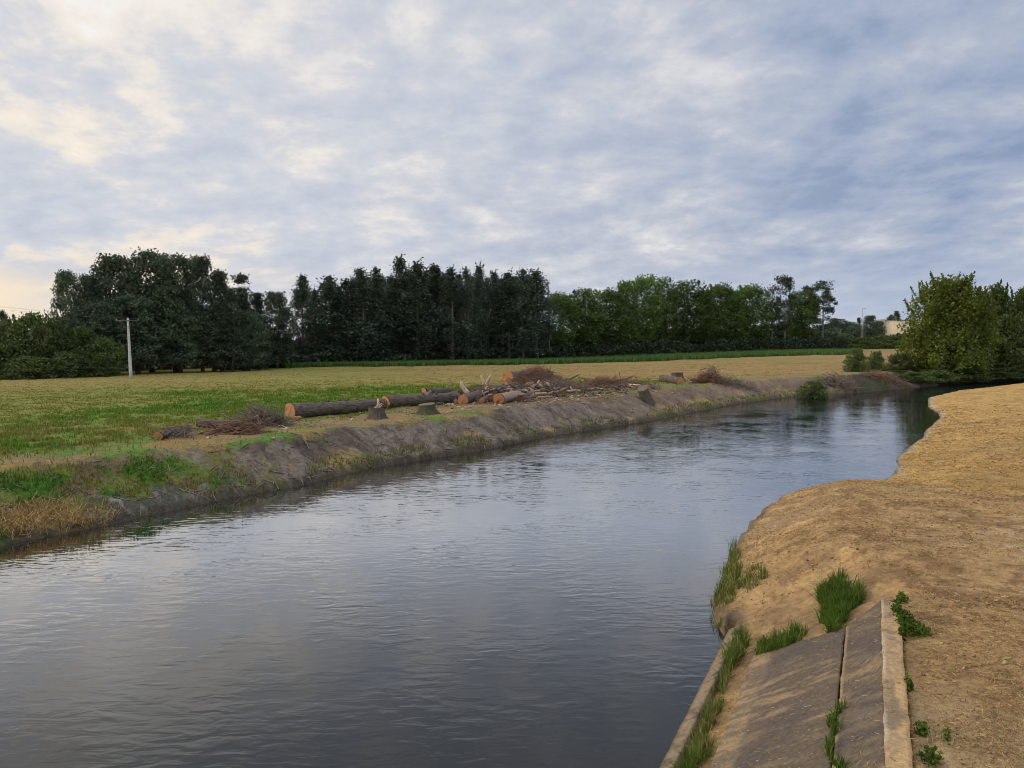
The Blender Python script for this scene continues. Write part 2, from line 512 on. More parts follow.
def field_colour(x, y, g):
    n = len(x)
    d = np.hypot(x, y); dl = g['dlw']; lw = g['lw']
    n1 = fbm(x, y, 7.0, 4, 3); n2 = fbm(x, y, 1.5, 4, 8); n3 = fbm(x * 0.35, y, 5.0, 4, 14); n4 = fbm(x, y, 20.0, 3, 19)
    # furthest: stubble, in long faint swaths
    swath = fbm(x * 0.10 + y * 0.05, y, 4.0, 4, 77)
    c = np.tile(STUB, (n, 1))
    c = mixc(c, YGREEN, sst(swath + 0.3 * (n2 - .5), 0.50, 0.66) * 0.7)
    c = mixc(c, YGREEN, (1 - sst(d + (n3 - 0.5) * 34, 78, 104)) * 0.9)
    c = mixc(c, YGREEN, (1 - sst(x / np.maximum(y, 1) + (n4 - .5) * .25, -0.30, 0.02)) * 0.55)
    # lush green
    u_ = x / np.maximum(y, 1)
    dd = d + (n3 - 0.5) * 26
    bandA = (1 - sst(dd, 52, 66)) * (1 - sst(u_ + (n1 - .5) * .2, -0.34, -0.18))
    bandB = sst(dd, 54, 60) * (1 - sst(dd, 76, 88)) * sst(u_ + (n1 - .5) * .15, -0.52, -0.42)
    bandC = sst(dd, 66, 72) * (1 - sst(dd, 86, 96)) * sst(u_, 0.02, 0.08)
    lush = np.clip(1.05 * np.maximum(np.maximum(bandA, bandB), bandC) * (0.35 + 0.75 * sst(n1 * 0.5 + n2 * 0.5, 0.36, 0.50)), 0, 1)
    c = mixc(c, GREEN, lush * 0.92)
    c = mixc(c, STUB, sst(n2 * 0.5 + n4 * 0.5, 0.56, 0.66) * 0.45)
    # worn strip along the top of the bank where the trees were felled
    trk = sst(dl, lw * 0.75, lw * 1.0) * (1 - sst(dl + (n1 - .5) * 4.5, 7.0, 10.5))
    trk = np.where(y < 24, trk * 0.6, trk)
    c = mixc(c, lerp(TRACK, STUB * 0.9, sst(n2, .45, .6)), trk * (0.55 + 0.45 * sst(n2 + n1, 0.72, 1.0)))
    c = mixc(c, GREEN, trk * sst(fbm(x, y, 3.0, 4, 61), 0.53, 0.62) * 0.8)
    # bare trampled soil under and round the timber heap
    heap = np.exp(-(((x - 2.0) / 11.0) ** 2 + ((y - 0.65 * x - 63.0) / 7.0) ** 2)) * 1.3
    c = mixc(c, lerp(DARKDIRT, TRACK * 0.8, sst(n2, .4, .6)), np.clip(heap * sst(n2 + n1, 0.7, 1.05), 0, .9))
    return c, lush, trk

def bank_colour(x, y, g, c):
    dl = g['dlw']; lw = g['lw']
    n2 = fbm(x, y, 1.5, 4, 8); n5 = fbm(x, y, 3.2, 4, 51); n6 = fbm(x, y, 0.6, 3, 52)
    slope = 1 - sst(dl + (n2 - .5) * 1.8 + (fbm(x, y, .35, 4, 53, .65) - .5) * 1.2, lw * 0.93, lw * 1.05)
    bare = sst(y + (n5 - .5) * 9 + (fbm(x, y, .5, 4, 54, .65) - .5) * 7, 31.5, 34.5)
    rill = fbm((g['ls'] + dl * 0.5) * 4.0, dl, 1.8, 4, 42, 0.6)
    dirt = lerp(DIRT, DARKDIRT, np.clip(sst(n5 * 0.6 + n6 * 0.4, 0.50, 0.66) * 0.6 + sst(0.5 * rill + 0.5 * n6, 0.53, 0.40) * 0.7, 0, 1))
    dirt = mixc(dirt, TRACK, sst(y, 55, 70) * 0.45)
    c = c * (1 - (slope * bare)[:, None]) + dirt * (slope * bare)[:, None]
    c = mixc(c, STRAW, slope * bare * sst(fbm(x, y, 2.4, 3, 66), 0.60, 0.68) * (1 - sst(dl, lw * .3, lw * .6)) * 0.8)
    c = mixc(c, YGREEN * 0.7, slope * bare * sst(fbm(x, y, 2.0, 4, 67), 0.57, 0.66) * (1 - sst(dl, lw * .15, lw * .45)) * 0.8)
    gr = slope * (1 - bare)
    grass = lerp(GREEN * 0.75, YGREEN * 0.8, sst(n2, .42, .6))
    grass = mixc(grass, TRACK * 0.8, sst(fbm(x, y, 1.1, 4, 68, .6), .48, .60) * 0.75)
    c = c * (1 - gr[:, None]) + grass * gr[:, None]
    # dry straw at the near end, then a burnt grey patch
    st = gr * (1 - sst(dl + (n2 - .5) * 1.5, 1.4, 2.6)) * sst(y + (n5 - .5) * 3, 24.6, 25.6) * (1 - sst(y + (n5 - .5) * 3, 27.6, 28.8))
    c = mixc(c, STRAW, st * 0.9)
    ash = (1 - sst(dl + (fbm(x, y, .9, 5, 59, .65) - .5) * 3.4, 1.1, 1.5)) * (0.4 + 0.6 * sst(fbm(x, y, .7, 4, 60, .6), .42, .52)) * sst(y + (n5 - .5) * 3, 27.4, 28.4) * (1 - sst(y, 32, 34))
    c = mixc(c, lerp(ASH, np.array((0.22, 0.20, 0.18)), sst(fbm(x, y, 0.45, 4, 58, .65), .52, .62)), ash * 0.9)
    c = mixc(c, MUD, (1 - sst(dl + (n6 - .5) * .5, 0.15, 0.5)) * 0.85)
    # at the bend the bank is overgrown and dark
    veg = slope * sst(g['ls'] + (n5 - .5) * 14, 118, 130)
    c = mixc(c, lerp(np.array((0.036, 0.046, 0.016)), DARKDIRT * 0.8, sst(n2, .48, .62)), veg * 0.92)
    return c, st, ash, np.clip(bare - veg, 0, 1), slope

def sand_colour(x, y, g):
    n = len(x); d = np.hypot(x, y); dr = g['dr']
    n1 = fbm(x, y, 4.0, 4, 71); n2 = fbm(x, y, 0.8, 5, 72, 0.6); n3 = fbm(x * 0.4, y, 2.0, 4, 73)
    c = np.tile(SAND, (n, 1))
    far = sst(d + (n1 - .5) * 8, 27, 36)
    c = c * (1 - far[:, None]) + SANDFAR * far[:, None]
    c = mixc(c, SANDD, sst(n2 * .6 + fbm(x, y, 0.28, 4, 75, .6) * .4, 0.46, 0.62) * (0.80 - 0.35 * far))
    c = mixc(c, np.array((0.58, 0.43, 0.24)), sst(n1 * .5 + n3 * .5, 0.52, 0.64) * 0.5 * (1 - far))
    c = mixc(c, np.array((0.36, 0.24, 0.09)), sst(n3, 0.52, 0.66) * far * 0.45)
    # sloping face towards the water, barer and rougher; wet foot
    face = (1 - sst(dr, 2.2, 3.4)) * (1 - far)
    c = mixc(c, np.array((0.36, 0.235, 0.12)), face * sst(n2, .40, .6) * 0.65)
    foam = far * (1 - sst(dr + (n2 - .5) * 1.6, 0.12, 0.45))
    c = mixc(c, np.array((0.46, 0.38, 0.28)), foam * 0.8)
    c = mixc(c, MUD * 1.8, far * (1 - sst(dr + (n2 - .5) * .5, 0.05, 0.22)) * 0.8)
    c = mixc(c, MUD * 1.6, (1 - far) * (1 - sst(dr, 0.15, 0.45)) * 0.7)
    return c

xf, yf = V[:, 0], V[:, 1]
cf, LUSH, TRK = field_colour(xf, yf, G)
cf, ST_, ASH_, BARE_, SLOPE_ = bank_colour(xf, yf, G, cf)
cs = sand_colour(xf, yf, G)
ALB = np.where(G['right'][:, None], cs, cf)
ALB = np.where(G['ins'][:, None], np.array((0.075, 0.06, 0.035)), ALB)

m_field = ground_mat('field_ground', 5.0, 0.36, 0.9, 7.0, stretch=(1, 1, 1), patch=(0.6, 0.2))
m_bank = ground_mat('bank_soil', 5.0, 0.50, 1.2, 7.0, patch=(0.9, 0.25))
m_sand = ground_mat('sandy_soil', 7.0, 0.36, 1.2, 9.0, patch=(1.4, 0.22))
fi = F
f_ins = G['ins'][fi].all(1)
f_right = G['right'][fi].sum(1) >= 2
f_slope = (G['dlw'][fi].mean(1) < G['lw'][fi].mean(1) * 1.15)
def sub(name, mask, mat):
    f = F[mask]
    used, inv = np.unique(f, return_inverse=True)
    o = mesh_np(name, V[used], inv.reshape(f.shape), mat, None, True, ALB[used])
    tag(o, kind='structure'); return o
sub('riverbed', f_ins, m_bank)
sub('sand_bank', ~f_ins & f_right, m_sand)
sub('river_bank', ~f_ins & ~f_right & f_slope, m_bank)
sub('field', ~f_ins & ~f_right & ~f_slope, m_field)

# ------------------------------------------------------------------ water
def water_material():
    m, t = new_mat('river_water')
    co = t.n('ShaderNodeTexCoord').outputs['Object']
    a = t.n('ShaderNodeMapping', Vector=co, Rotation=(0, 0, R_(-12)), Scale=(1.0, 2.5, 1)).outputs[0]
    b = t.n('ShaderNodeMapping', Vector=co, Rotation=(0, 0, R_(14)), Scale=(1.3, 2.4, 1)).outputs[0]
    w1 = t.noise(a, 1.5, 2, 0.45, 0.5)
    w2 = t.noise(b, 3.1, 2, 0.5, 0.3)
    w3 = t.noise(co, 0.30, 3, 0.5)
    amp = t.smooth(w3, 0.35, 0.65, 0.30, 1.30)
    hh = t.math('MULTIPLY', t.math('ADD', t.math('MULTIPLY', w1, 0.90), t.math('MULTIPLY', w2, 0.10)), amp)
    bm = t.n('ShaderNodeBump', Strength=1.0, Distance=0.015, Height=hh)
    murk = t.noise(co, 0.15, 3, 0.5)
    col = t.mix(murk, (0.006, 0.009, 0.012), (0.010, 0.013, 0.014))
    lw_ = t.n('ShaderNodeLayerWeight', Blend=0.5, Normal=bm.outputs[0])
    fac = t.math('MINIMUM', t.math('MULTIPLY_ADD', t.math('POWER', lw_.outputs['Facing'], 6.0), 3.1, 0.012), 0.62)
    body = t.n('ShaderNodeBsdfDiffuse', Color=col)
    gl = t.n('ShaderNodeBsdfGlossy', Color=(1, 1, 1), Roughness=0.03, Normal=bm.outputs[0])
    mx = t.n('ShaderNodeMixShader', Fac=fac, _1=body.outputs[0], _2=gl.outputs[0])
    finish(t, mx.outputs[0])
    return m
ext = np.array([(-60, -40, 0), (240, -40, 0), (240, 150, 0), (-60, 150, 0)], float)
wo = mesh_np('river_water', ext, [(0, 1, 2, 3)], water_material())
tag(wo, kind='structure')

# ================================================================== trees
def leaf_quads(cent, size, rng, flat=0.0, elong=1.5):
    """one small rhombic leaf (or leaf spray) per centre"""
    n = len(cent)
    nrm = rng.normal(size=(n, 3)); nrm[:, 2] = nrm[:, 2] * (1 - flat) + flat * 1.5
    nrm /= np.linalg.norm(nrm, axis=1)[:, None]
    a = np.cross(nrm, rng.normal(size=(n, 3))); a /= np.linalg.norm(a, axis=1)[:, None] + 1e-9
    b = np.cross(nrm, a)
    s = (size * rng.uniform(0.55, 1.35, n))[:, None]
    fold = nrm * s * 0.18
    v = np.stack([cent - a * s * 0.5 * elong, cent + b * s * 0.5 - fold, cent + a * s * 0.5 * elong, cent - b * s * 0.5 - fold], 1).reshape(-1, 3)
    f = np.arange(n * 4).reshape(n, 4)
    return v, f, np.repeat(rng.random(n), 4)

def ico_points(n, rng):
    p = rng.normal(size=(n, 3)); return p / np.linalg.norm(p, axis=1)[:, None]

M_BARK = solid_mat('tree_bark', (0.060, 0.048, 0.038), (0.13, 0.11, 0.09), 5, 0.95, 0.5, (3, 3, 0.6))
M_PALEBARK = solid_mat('pale_bark', (0.13, 0.115, 0.095), (0.25, 0.23, 0.20), 4, 0.9, 0.4, (2, 2, 0.8))
M_LEAF = {
    'poplar': leaf_mat('poplar_leaf', (0.048, 0.070, 0.048), (0.112, 0.155, 0.095), 0.30, 0.22),
    'broad': leaf_mat('broad_leaf', (0.054, 0.080, 0.050), (0.126, 0.172, 0.092), 0.25, 0.22),
    'spruce': leaf_mat('spruce_needle', (0.040, 0.060, 0.038), (0.082, 0.110, 0.062), 0.4, 0.1),
    'pine': leaf_mat('pine_needle', (0.040, 0.062, 0.028), (0.080, 0.110, 0.045), 0.5, 0.15),
    'mixed': leaf_mat('young_leaf', (0.070, 0.118, 0.032), (0.180, 0.260, 0.058), 0.3, 0.3),
    'bush': leaf_mat('shrub_leaf', (0.055, 0.088, 0.026), (0.155, 0.205, 0.052), 0.45, 0.28),
    'bright': leaf_mat('maple_leaf', (0.060, 0.095, 0.016), (0.225, 0.275, 0.042), 0.35, 0.35),
    'thicket': leaf_mat('thicket_leaf', (0.034, 0.052, 0.030), (0.080, 0.112, 0.052), 0.3, 0.2),
}

def crown_points(kind, H, Rm, rng, nclump, per, spread, t0):
    """clump centres, then leaves round each of them"""
    cl = []
    seed = int(rng.integers(1 << 20))
    tries = 0
    if kind == 'poplar':
        ntop = 1
    while len(cl) < nclump and tries < nclump * 30:
        tries += 1
        t = rng.uniform(t0, 1.0)
        q = (t - t0) / (1 - t0)
        if kind == 'poplar':
            r = Rm * (0.75 + 0.25 * math.sin(math.pi * min(1, q * 1.4))) * (1 - q ** 3.0) ** 0.8 + 0.05
        elif kind == 'spruce':
            r = Rm * (1 - q) ** 0.85 + 0.1
        elif kind == 'pine':
            r = Rm * (math.sin(math.pi * (0.12 + 0.80 * q)) ** 0.7)
        elif kind == 'mixed':
            r = Rm * (math.sin(math.pi * (0.16 + 0.78 * q)) ** 0.6)
        elif kind == 'bush':
            r = Rm * math.sqrt(max(0, 1 - (2 * (0.30 + 0.70 * q) - 1) ** 2))
        elif kind == 'bright':
            r = Rm * (math.sin(math.pi * (0.26 + 0.68 * q)) ** 0.6)
        else:
            r = Rm * (math.sin(math.pi * (0.20 + 0.74 * q)) ** 0.55)
        a = rng.uniform(0, 2 * math.pi)
        lob = (0.72 if kind != 'poplar' else 0.45) + (0.56 if kind != 'poplar' else 1.05) * float(vnoise(np.array([a * 1.9 + 7]), np.array([t * H / (2.6 if kind != 'poplar' else 1.8)]), seed)[0])
        rr = r * lob * math.sqrt(rng.uniform(0.06, 1.0))
        p = np.array([math.cos(a) * rr, math.sin(a) * rr, t * H])
        if kind == 'poplar' and q > 0.72 and rng.random() < (q - 0.72) * 2.2: continue
        if float(fbm(np.array([p[0] + p[2] * .37]), np.array([p[2] + p[1] * .61]), H * 0.13, 3, seed + 5)[0]) < {'poplar': 0.30, 'bright': 0.32, 'bush': 0.30}.get(kind, 0.36): continue
        cl.append(p)
    cl = np.array(cl)
    k = np.repeat(np.arange(len(cl)), per)
    g = np.clip(rng.normal(size=(len(k), 3)), -1.9, 1.9) * spread
    cs = (0.6 + 0.8 * rng.random(len(cl)))[k][:, None]
    pts = cl[k] + g * cs
    pts[:, 2] = np.maximum(pts[:, 2], 0.15)
    return cl, pts

KINDS_ = {  # H, R, clumps, per clump, clump spread (x, y, z), first leaves, leaf size, trunk radius, limbs
    'poplar': (22, 2.7, 300, 34, (0.36, 0.36, 0.52), 0.09, 0.24, 0.26, 40, (0.0, 1.5)),
    'broad': (20, 5.2, 330, 46, (0.66, 0.66, 0.46), 0.10, 0.33, 0.34, 40, (0.0, 1.4)),
    'spruce': (20, 3.2, 280, 30, (0.55, 0.55, 0.28), 0.06, 0.27, 0.24, 34, (0.35, 1.6)),
    'pine': (20, 3.4, 70, 56, (0.45, 0.45, 0.45), 0.30, 0.27, 0.24, 30, (0.3, 1.6)),
    'mixed': (17, 3.4, 210, 46, (0.46, 0.46, 0.60), 0.26, 0.27, 0.20, 34, (0.0, 1.4)),
    'bush': (5, 3.0, 190, 34, (0.34, 0.34, 0.30), 0.02, 0.20, 0.07, 24, (0.0, 1.5)),
    'bright': (13, 5.6, 760, 50, (0.40, 0.40, 0.62), 0.02, 0.22, 0.20, 60, (0.0, 1.5)),
}

def make_tree(kind, name, seed, crown_name='crown', bark=None, mat=None, scale_leaves=1.0):
    H, Rm, ncl, per, spr, t0, leaf, tr, nl, fl = KINDS_[kind]
    rng = np.random.default_rng(seed)
    root = empty(name)
    cl, pts = crown_points(kind, H, Rm, rng, ncl, per, spr, t0)
    if kind in ('bright', 'poplar', 'mixed', 'bush'):     # upright leading shoots give the outline its spikes
        nsh = {'bright': 60, 'poplar': 12, 'mixed': 16, 'bush': 22}[kind]
        top = cl[np.argsort(-(cl[:, 2] / H + np.hypot(cl[:, 0], cl[:, 1]) / Rm * 0.6))[:nsh]]
        if kind == 'poplar':      # side shoots all the way up, and one slim leader
            top = cl[rng.permutation(len(cl))[:46]]
            s = rng.random(150); q = np.stack([0 * s, 0 * s, H * (0.90 + 0.11 * s)], 1) + rng.normal(size=(150, 3)) * (0.10 + 0.75 * (1 - s) ** 1.2)[:, None] * np.array([1, 1, .5])
            pts = np.concatenate([pts, q])
        ln = {'bright': 1.9, 'poplar': 1.8, 'mixed': 1.6, 'bush': 0.9}[kind]
        for p in top:
            m = 34 if kind != 'poplar' else 16
            s = rng.random(m) ** 0.8
            L = ln * rng.uniform(0.5, 1.2)
            out = np.array([p[0], p[1], 0]) / (np.hypot(p[0], p[1]) + 1e-6) * rng.uniform(0.1, 0.5)
            q = p + s[:, None] * (np.array([0, 0, L]) + out * L) + np.clip(rng.normal(size=(m, 3)), -1.5, 1.5) * (0.22 * (1.15 - s))[:, None] * {'bush': 0.6, 'poplar': 0.6}.get(kind, 1.0 if kind != 'bright' else 0.75)
            pts = np.concatenate([pts, q])
    v, f, tint = leaf_quads(pts, leaf * scale_leaves, rng, fl[0], fl[1])
    mesh_np(crown_name, v, f, mat or M_LEAF[kind], root, False, None, tint)
    mb = MB()
    top = H * (0.93 if kind != 'bush' else 0.6)
    nseg = 9
    if kind in ('bush', 'bright'):
        for k in range(7 if kind == 'bush' else 6):
            a = rng.uniform(0, 6.28); lean = rng.uniform(0.05, 0.45) * Rm
            s = np.linspace(0, 1, 6)
            P_ = np.stack([np.cos(a) * lean * s ** 1.4 + 0.12 * np.cos(a), np.sin(a) * lean * s ** 1.4 + .12 * np.sin(a), -0.15 + s * H * rng.uniform(.6, .85)], 1)
            mb.tube(P_, tr * (1 - 0.85 * s), 5)
    else:
        s = np.linspace(0, 1, nseg)
        bend = rng.normal(size=2) * 0.35
        P_ = np.stack([bend[0] * np.sin(s * 2.4), bend[1] * np.sin(s * 2.0), -0.3 + s * (top + .3)], 1)
        mb.tube(P_, tr * (1.25 * (1 - s) ** 1.1 + 0.10) * np.where(s == 0, 1.25, 1), 8)
    order = rng.permutation(len(cl))[:nl]
    for k in order:
        p = cl[k]
        zs = max(0.2, p[2] - np.hypot(p[0], p[1]) * (1.3 if kind in ('poplar', 'bright', 'bush') else 0.35) - 0.2)
        a = np.array([0, 0, zs]); m_ = (a + p) / 2 + rng.normal(size=3) * 0.12
        mb.tube([a, m_, p], [tr * 0.30, tr * 0.2, tr * 0.07], 4, False)
    mb.build('trunk', bark or M_BARK, root, True)
    return root

def copy_tree(root):
    r = root.copy(); COL.objects.link(r)
    for ch in root.children:
        c = ch.copy(); COL.objects.link(c); c.parent = r
    return r

LIB = {}
def tree_of(kind, name, rng, variants):
    """first use of a variant is the original, later ones are copies of it and its parts"""
    k = (kind, name, int(rng.integers(variants)))
    if k not in LIB:
        LIB[k] = make_tree(kind, name, 100 + 31 * k[2] + sum(map(ord, kind)), bark=M_PALEBARK if kind in ('mixed', 'pine', 'poplar') else None)
        return LIB[k]
    return copy_tree(LIB[k])

trng = np.random.default_rng(4)
def plant(kind, name, px, top, D, width, label, cat='tree', group=None, variants=4, sink=0.0):
    """a tree whose tip stands at pixel (px, top) of the photograph, at distance D"""
    H0, R0 = KINDS_[kind][:2]
    p = at_depth(px, top, D)
    gz = ground_z(p[0], D)
    H = p[2] - gz
    o = tree_of(kind, name, trng, variants)
    o.location = (p[0], D, gz - sink)
    sz = H / (H0 * 1.02); sx = width * D / FPX / (2 * R0)
    o.scale = (sx, sx, sz)
    o.rotation_euler = (0, 0, trng.uniform(0, 6.28))
    tag(o, label, cat, group)
    return o

ORD = ['first', 'second', 'third', 'fourth', 'fifth', 'sixth', 'seventh', 'eighth', 'ninth', 'tenth', 'eleventh', 'twelfth', 'thirteenth', 'fourteenth',
       'fifteenth', 'sixteenth', 'seventeenth', 'eighteenth', 'nineteenth', 'twentieth', 'twenty-first', 'twenty-second']

# ---- the dense grove on the left
GROVE = 'trees of the dense left grove'
plant('broad', 'broadleaf_tree', 67, 272, 121, 32, 'loose-crowned broadleaf tree at the left end of the dense grove, sky showing through', group=GROVE)
plant('broad', 'broadleaf_tree', 88, 276, 124, 30, 'second broadleaf tree from the left end of the dense grove, shorter than those beside it', group=GROVE)
plant('broad', 'broadleaf_tree', 112, 257, 128, 52, 'broad rounded dark tree rising behind the white utility pole', group=GROVE)
plant('broad', 'broadleaf_tree', 148, 251, 131, 62, 'tallest and widest dark tree of the left grove, just right of the white pole', group=GROVE)
plant('broad', 'broadleaf_tree', 172, 256, 130, 50, 'tall dark broadleaf tree right of the tallest crown in the left grove', group=GROVE)
plant('broad', 'broadleaf_tree', 199, 258, 132, 38, 'broadleaf tree with a paler green domed top in the left grove', group=GROVE)
plant('spruce', 'conifer_tree', 219, 270, 133, 34, 'pointed dark conifer right of the pale domed tree in the left grove', group=GROVE)
plant('spruce', 'conifer_tree', 241, 274, 136, 34, 'sharp-tipped dark conifer near the right end of the left grove', group=GROVE)
plant('spruce', 'conifer_tree', 230, 284, 131, 28, 'lower conifer wedged between two pointed conifers of the left grove', group=GROVE)
plant('spruce', 'conifer_tree', 257, 292, 139, 30, 'low conifer on the falling right shoulder of the left grove', group=GROVE)
plant('broad', 'broadleaf_tree', 275, 293, 146, 34, 'small rounded tree in the dip between the left grove and the poplars', group=GROVE)
for px, top, wd, lb in [(100, 300, 46, 'darker tree filling the front of the grove left of the white pole'),
                        (135, 296, 50, 'dark full-skirted tree directly behind the upper half of the white pole'),
                        (178, 300, 48, 'dark leafy tree at the front of the grove below the tallest crowns'),
                        (212, 306, 44, 'dark leafy tree at the front of the grove below the pointed conifers'),
                        (247, 312, 38, 'short dark leafy tree at the right front corner of the left grove')]:
    plant('broad', 'broadleaf_tree', px, top, 122 + (px - 100) * 0.09, wd, lb, group=GROVE)

# ---- poplar row in the middle
POP = [(302, 274, 24), (329, 276, 26), (346, 280, 22), (360, 269, 26), (376, 268, 24), (390, 274, 22), (400, 260, 26), (417, 264, 22), (434, 265, 26), (451, 265, 26),
       (466, 267, 24), (479, 267, 24), (494, 272, 24), (508, 272, 22), (523, 267, 26), (536, 271, 26)]
for i, (px, top, wd) in enumerate(POP):
    extra = ', standing apart' if i == 0 else (', the tallest' if i == 6 else '')
    plant('poplar', 'poplar_tree', px, top + float(trng.uniform(-2, 3)), 157 + (px - 300) * 0.10 + float(trng.uniform(-3, 4)), (wd + 9) * float(trng.uniform(.72, 1.3)),
          f'{ORD[i]} dark poplar from the left in the tall middle row{extra}', group='poplars of the middle row', variants=7)

for i, (px, top) in enumerate([(315, 290), (338, 286), (353, 279), (368, 277), (383, 279), (409, 270), (426, 273), (443, 273), (459, 274), (473, 276), (487, 277), (501, 279), (515, 276), (530, 277)]):
    a_ = sum(1 for q in POP if q[0] < px)
    plant('poplar', 'poplar_tree', px, top, 166 + (px - 300) * 0.10, 26 * float(trng.uniform(.8, 1.2)),
          f'lower dark poplar of the second rank, right of the {ORD[a_ - 1]} front poplar', group='poplars of the second rank', variants=7)

# ---- lighter mixed row on the right
MIX = [(560, 294, 34, 'mixed'), (584, 290, 40, 'mixed'), (610, 291, 36, 'mixed'), (627, 283, 24, 'mixed'), (646, 278, 32, 'mixed'), (663, 279, 26, 'mixed'), (687, 282, 40, 'mixed'),
       (706, 291, 26, 'mixed'), (722, 286, 34, 'mixed'), (736, 292, 26, 'mixed'), (752, 287, 36, 'mixed'), (772, 276, 22, 'pine'), (785, 276, 24, 'pine'), (800, 292, 30, 'mixed'),
       (808, 287, 24, 'pine'), (823, 281, 26, 'pine')]
kc = {'mixed': 0, 'pine': 0}
for px, top, wd, kind in MIX:
    i = kc[kind]; kc[kind] += 1
    if kind == 'mixed':
        lb = f'{ORD[i]} fresh green broadleaf tree from the left in the right-hand row behind the crop'
    else:
        lb = f'{ORD[i]} open-crowned dark pine from the left at the right end of the tree row'
    plant(kind, 'broadleaf_tree' if kind == 'mixed' else 'pine_tree', px, top, 186 + (px - 550) * 0.14, wd * 1.08, lb,
          group='broadleaf trees of the right-hand row' if kind == 'mixed' else 'pines at the right end of the row')

# bare dead tree between the two rows
def bare_tree():
    rng = np.random.default_rng(8)
    root = empty('dead_tree'); mb = MB(); br = MB()
    H = 20
    s = np.linspace(0, 1, 8)
    mb.tube(np.stack([0.3 * np.sin(s * 3), 0 * s, -0.3 + s * H], 1), 0.2 * (1.1 - s) + 0.03, 7)
    for k in range(46):
        z = rng.uniform(0.45, 0.97) * H; a = rng.uniform(0, 6.28); L = rng.uniform(0.8, 2.6) * (1.25 - z / H)
        p0 = np.array([0.3 * math.sin(z / H * 3), 0, z]); d = np.array([math.cos(a), math.sin(a), rng.uniform(.5, 1.4)])
        p2 = p0 + d * L
        br.tube([p0, p0 + d * L * .5 + rng.normal(size=3) * .1, p2], [.07, .05, .03], 4)
        for j in range(4):
            t = rng.uniform(.3, 1); q = p0 + d * L * t
            br.tube([q, q + rng.normal(size=3) * .35 + np.array([0, 0, .45])], [.035, .02], 3)
    mb.build('trunk', M_PALEBARK, root, True); br.build('branches', M_PALEBARK, root)
    return root
o = bare_tree()
p = at_depth(548, 281, 183); gz = ground_z(p[0], 183)
o.location = (p[0], 183, gz); o.scale = (1, 1, (p[2] - gz) / 20)
tag(o, 'thin leafless dead tree between the dark poplars and the fresh green trees', 'tree')

# ---- shrubs at the far left
SH = 'shrubs below the left grove'
for px, top, D, wd, lb in [(8, 322, 121, 44, 'yellow-green shrub at the left edge of the photo, below the sky glow'),
                           (30, 317, 118, 54, 'tallest light green shrub left of the grove'),
                           (56, 324, 116, 44, 'rounded shrub between the tallest light shrub and the grove'),
                           (84, 330, 118, 48, 'dark shrub at the foot of the leftmost grove trees'),
                           (-14, 326, 116, 44, 'shrub cut off by the left edge of the photo'),
                           (104, 340, 117, 40, 'low dark shrub left of the foot of the white pole')]:
    plant('bush', 'shrub', px, top, D, wd, lb, 'shrub', SH)
for px, top, D, wd, lb in [(28, 358, 109, 52, 'low domed dark green bush in front of the tall shrubs, touching the field'),
                           (66, 354, 112, 46, 'low dark bush to the right of the domed front bush'),
                           (-6, 364, 108, 36, 'low bush at the left edge where the field begins'),
                           (94, 362, 114, 40, 'low dark bush nearest the white pole')]:
    plant('bush', 'shrub', px, top, D, wd, lb, 'shrub', SH)
plant('broad', 'broadleaf_tree', 0, 311, 190, 16, 'small far tree with orange-tinged top at the left edge of the photo')

# ---- right-hand side: the bright bush tree, the dark trees beside it
def plant_at(kind, name, px, top, x, y, width, label, cat, group=None, variants=3, depth=None):
    p = at_depth(px, top, y); gz = ground_z(p[0], y)
    H0, R0 = KINDS_[kind][:2]
    o = tree_of(kind, name, trng, variants)
    o.location = (p[0], y, gz - 0.05)
    sx = width * y / FPX / (2 * R0)
    o.scale = (sx, sx, (p[2] - gz) / (H0 * 1.04)); o.rotation_euler = (0, 0, trng.uniform(0, 6.28))
    tag(o, label, cat, group); return o
plant_at('bright', 'maple_tree', 949, 281, 0, 112, 79, 'big round yellow-green bushy tree leafy down to the bank, right of the river bend', 'tree', variants=1)
dk = 'dark trees right of the bright bushy tree'
for px, top, y, wd, lb in [(996, 289, 120, 50, 'dark green bushy tree directly right of the bright yellow-green one'),
                           (1022, 291, 122, 52, 'dark green bushy tree cut by the right edge of the photo'),
                           (1048, 286, 124, 60, 'dark tree just outside the right edge of the photo'),
                           (975, 300, 121, 40, 'dark tree half hidden behind the right side of the bright bushy tree'),
                           (1008, 318, 117, 44, 'low dark bush in front of the dark trees at the right edge')]:
    o = plant_at('mixed' if False else 'bush', 'bushy_tree', px, top, 0, y, wd, lb, 'tree', dk)
for px, top, y, wd, lb in [(856, 350, 108, 22, 'small bright green bush on the bank right of the stacked driftwood'),
                           (876, 352, 110, 18, 'small dark bush on the bank between the bright bush and the big round tree'),
                           (899, 354, 112, 22, 'low bush under the left side of the big round tree')]:
    plant_at('bush', 'bush', px, top, 0, y, wd, lb, 'bush', 'bushes on the far bank', variants=2)
for px, top, y, wd, lb in [(869, 369, 109, 20, 'lowest bush of the far bank, close to the water at the bend'),
                           (912, 366, 113, 40, 'dark low growth below the big round tree, left of its foot'),
                           (985, 362, 116, 50, 'low dark bush behind the tip of the sandy bank')]:
    plant_at('bush', 'bush', px, top, 0, y, wd, lb, 'bush', 'bushes on the far bank', variants=2)
for px, top, y, wd, lb in [(930, 371, 112, 34, 'dark low bush at the very foot of the big round tree, over the water'),
                           (955, 366, 113, 40, 'dark low bush just right of the foot of the big round tree'),
                           (1015, 364, 117, 50, 'low dark bush behind the sandy bank at the right edge'),
                           (893, 370, 109, 26, 'small dark bush at the waterline left of the big round tree')]:
    plant_at('bush', 'bush', px, top, 0, y, wd, lb, 'bush', 'bushes on the far bank', variants=2)
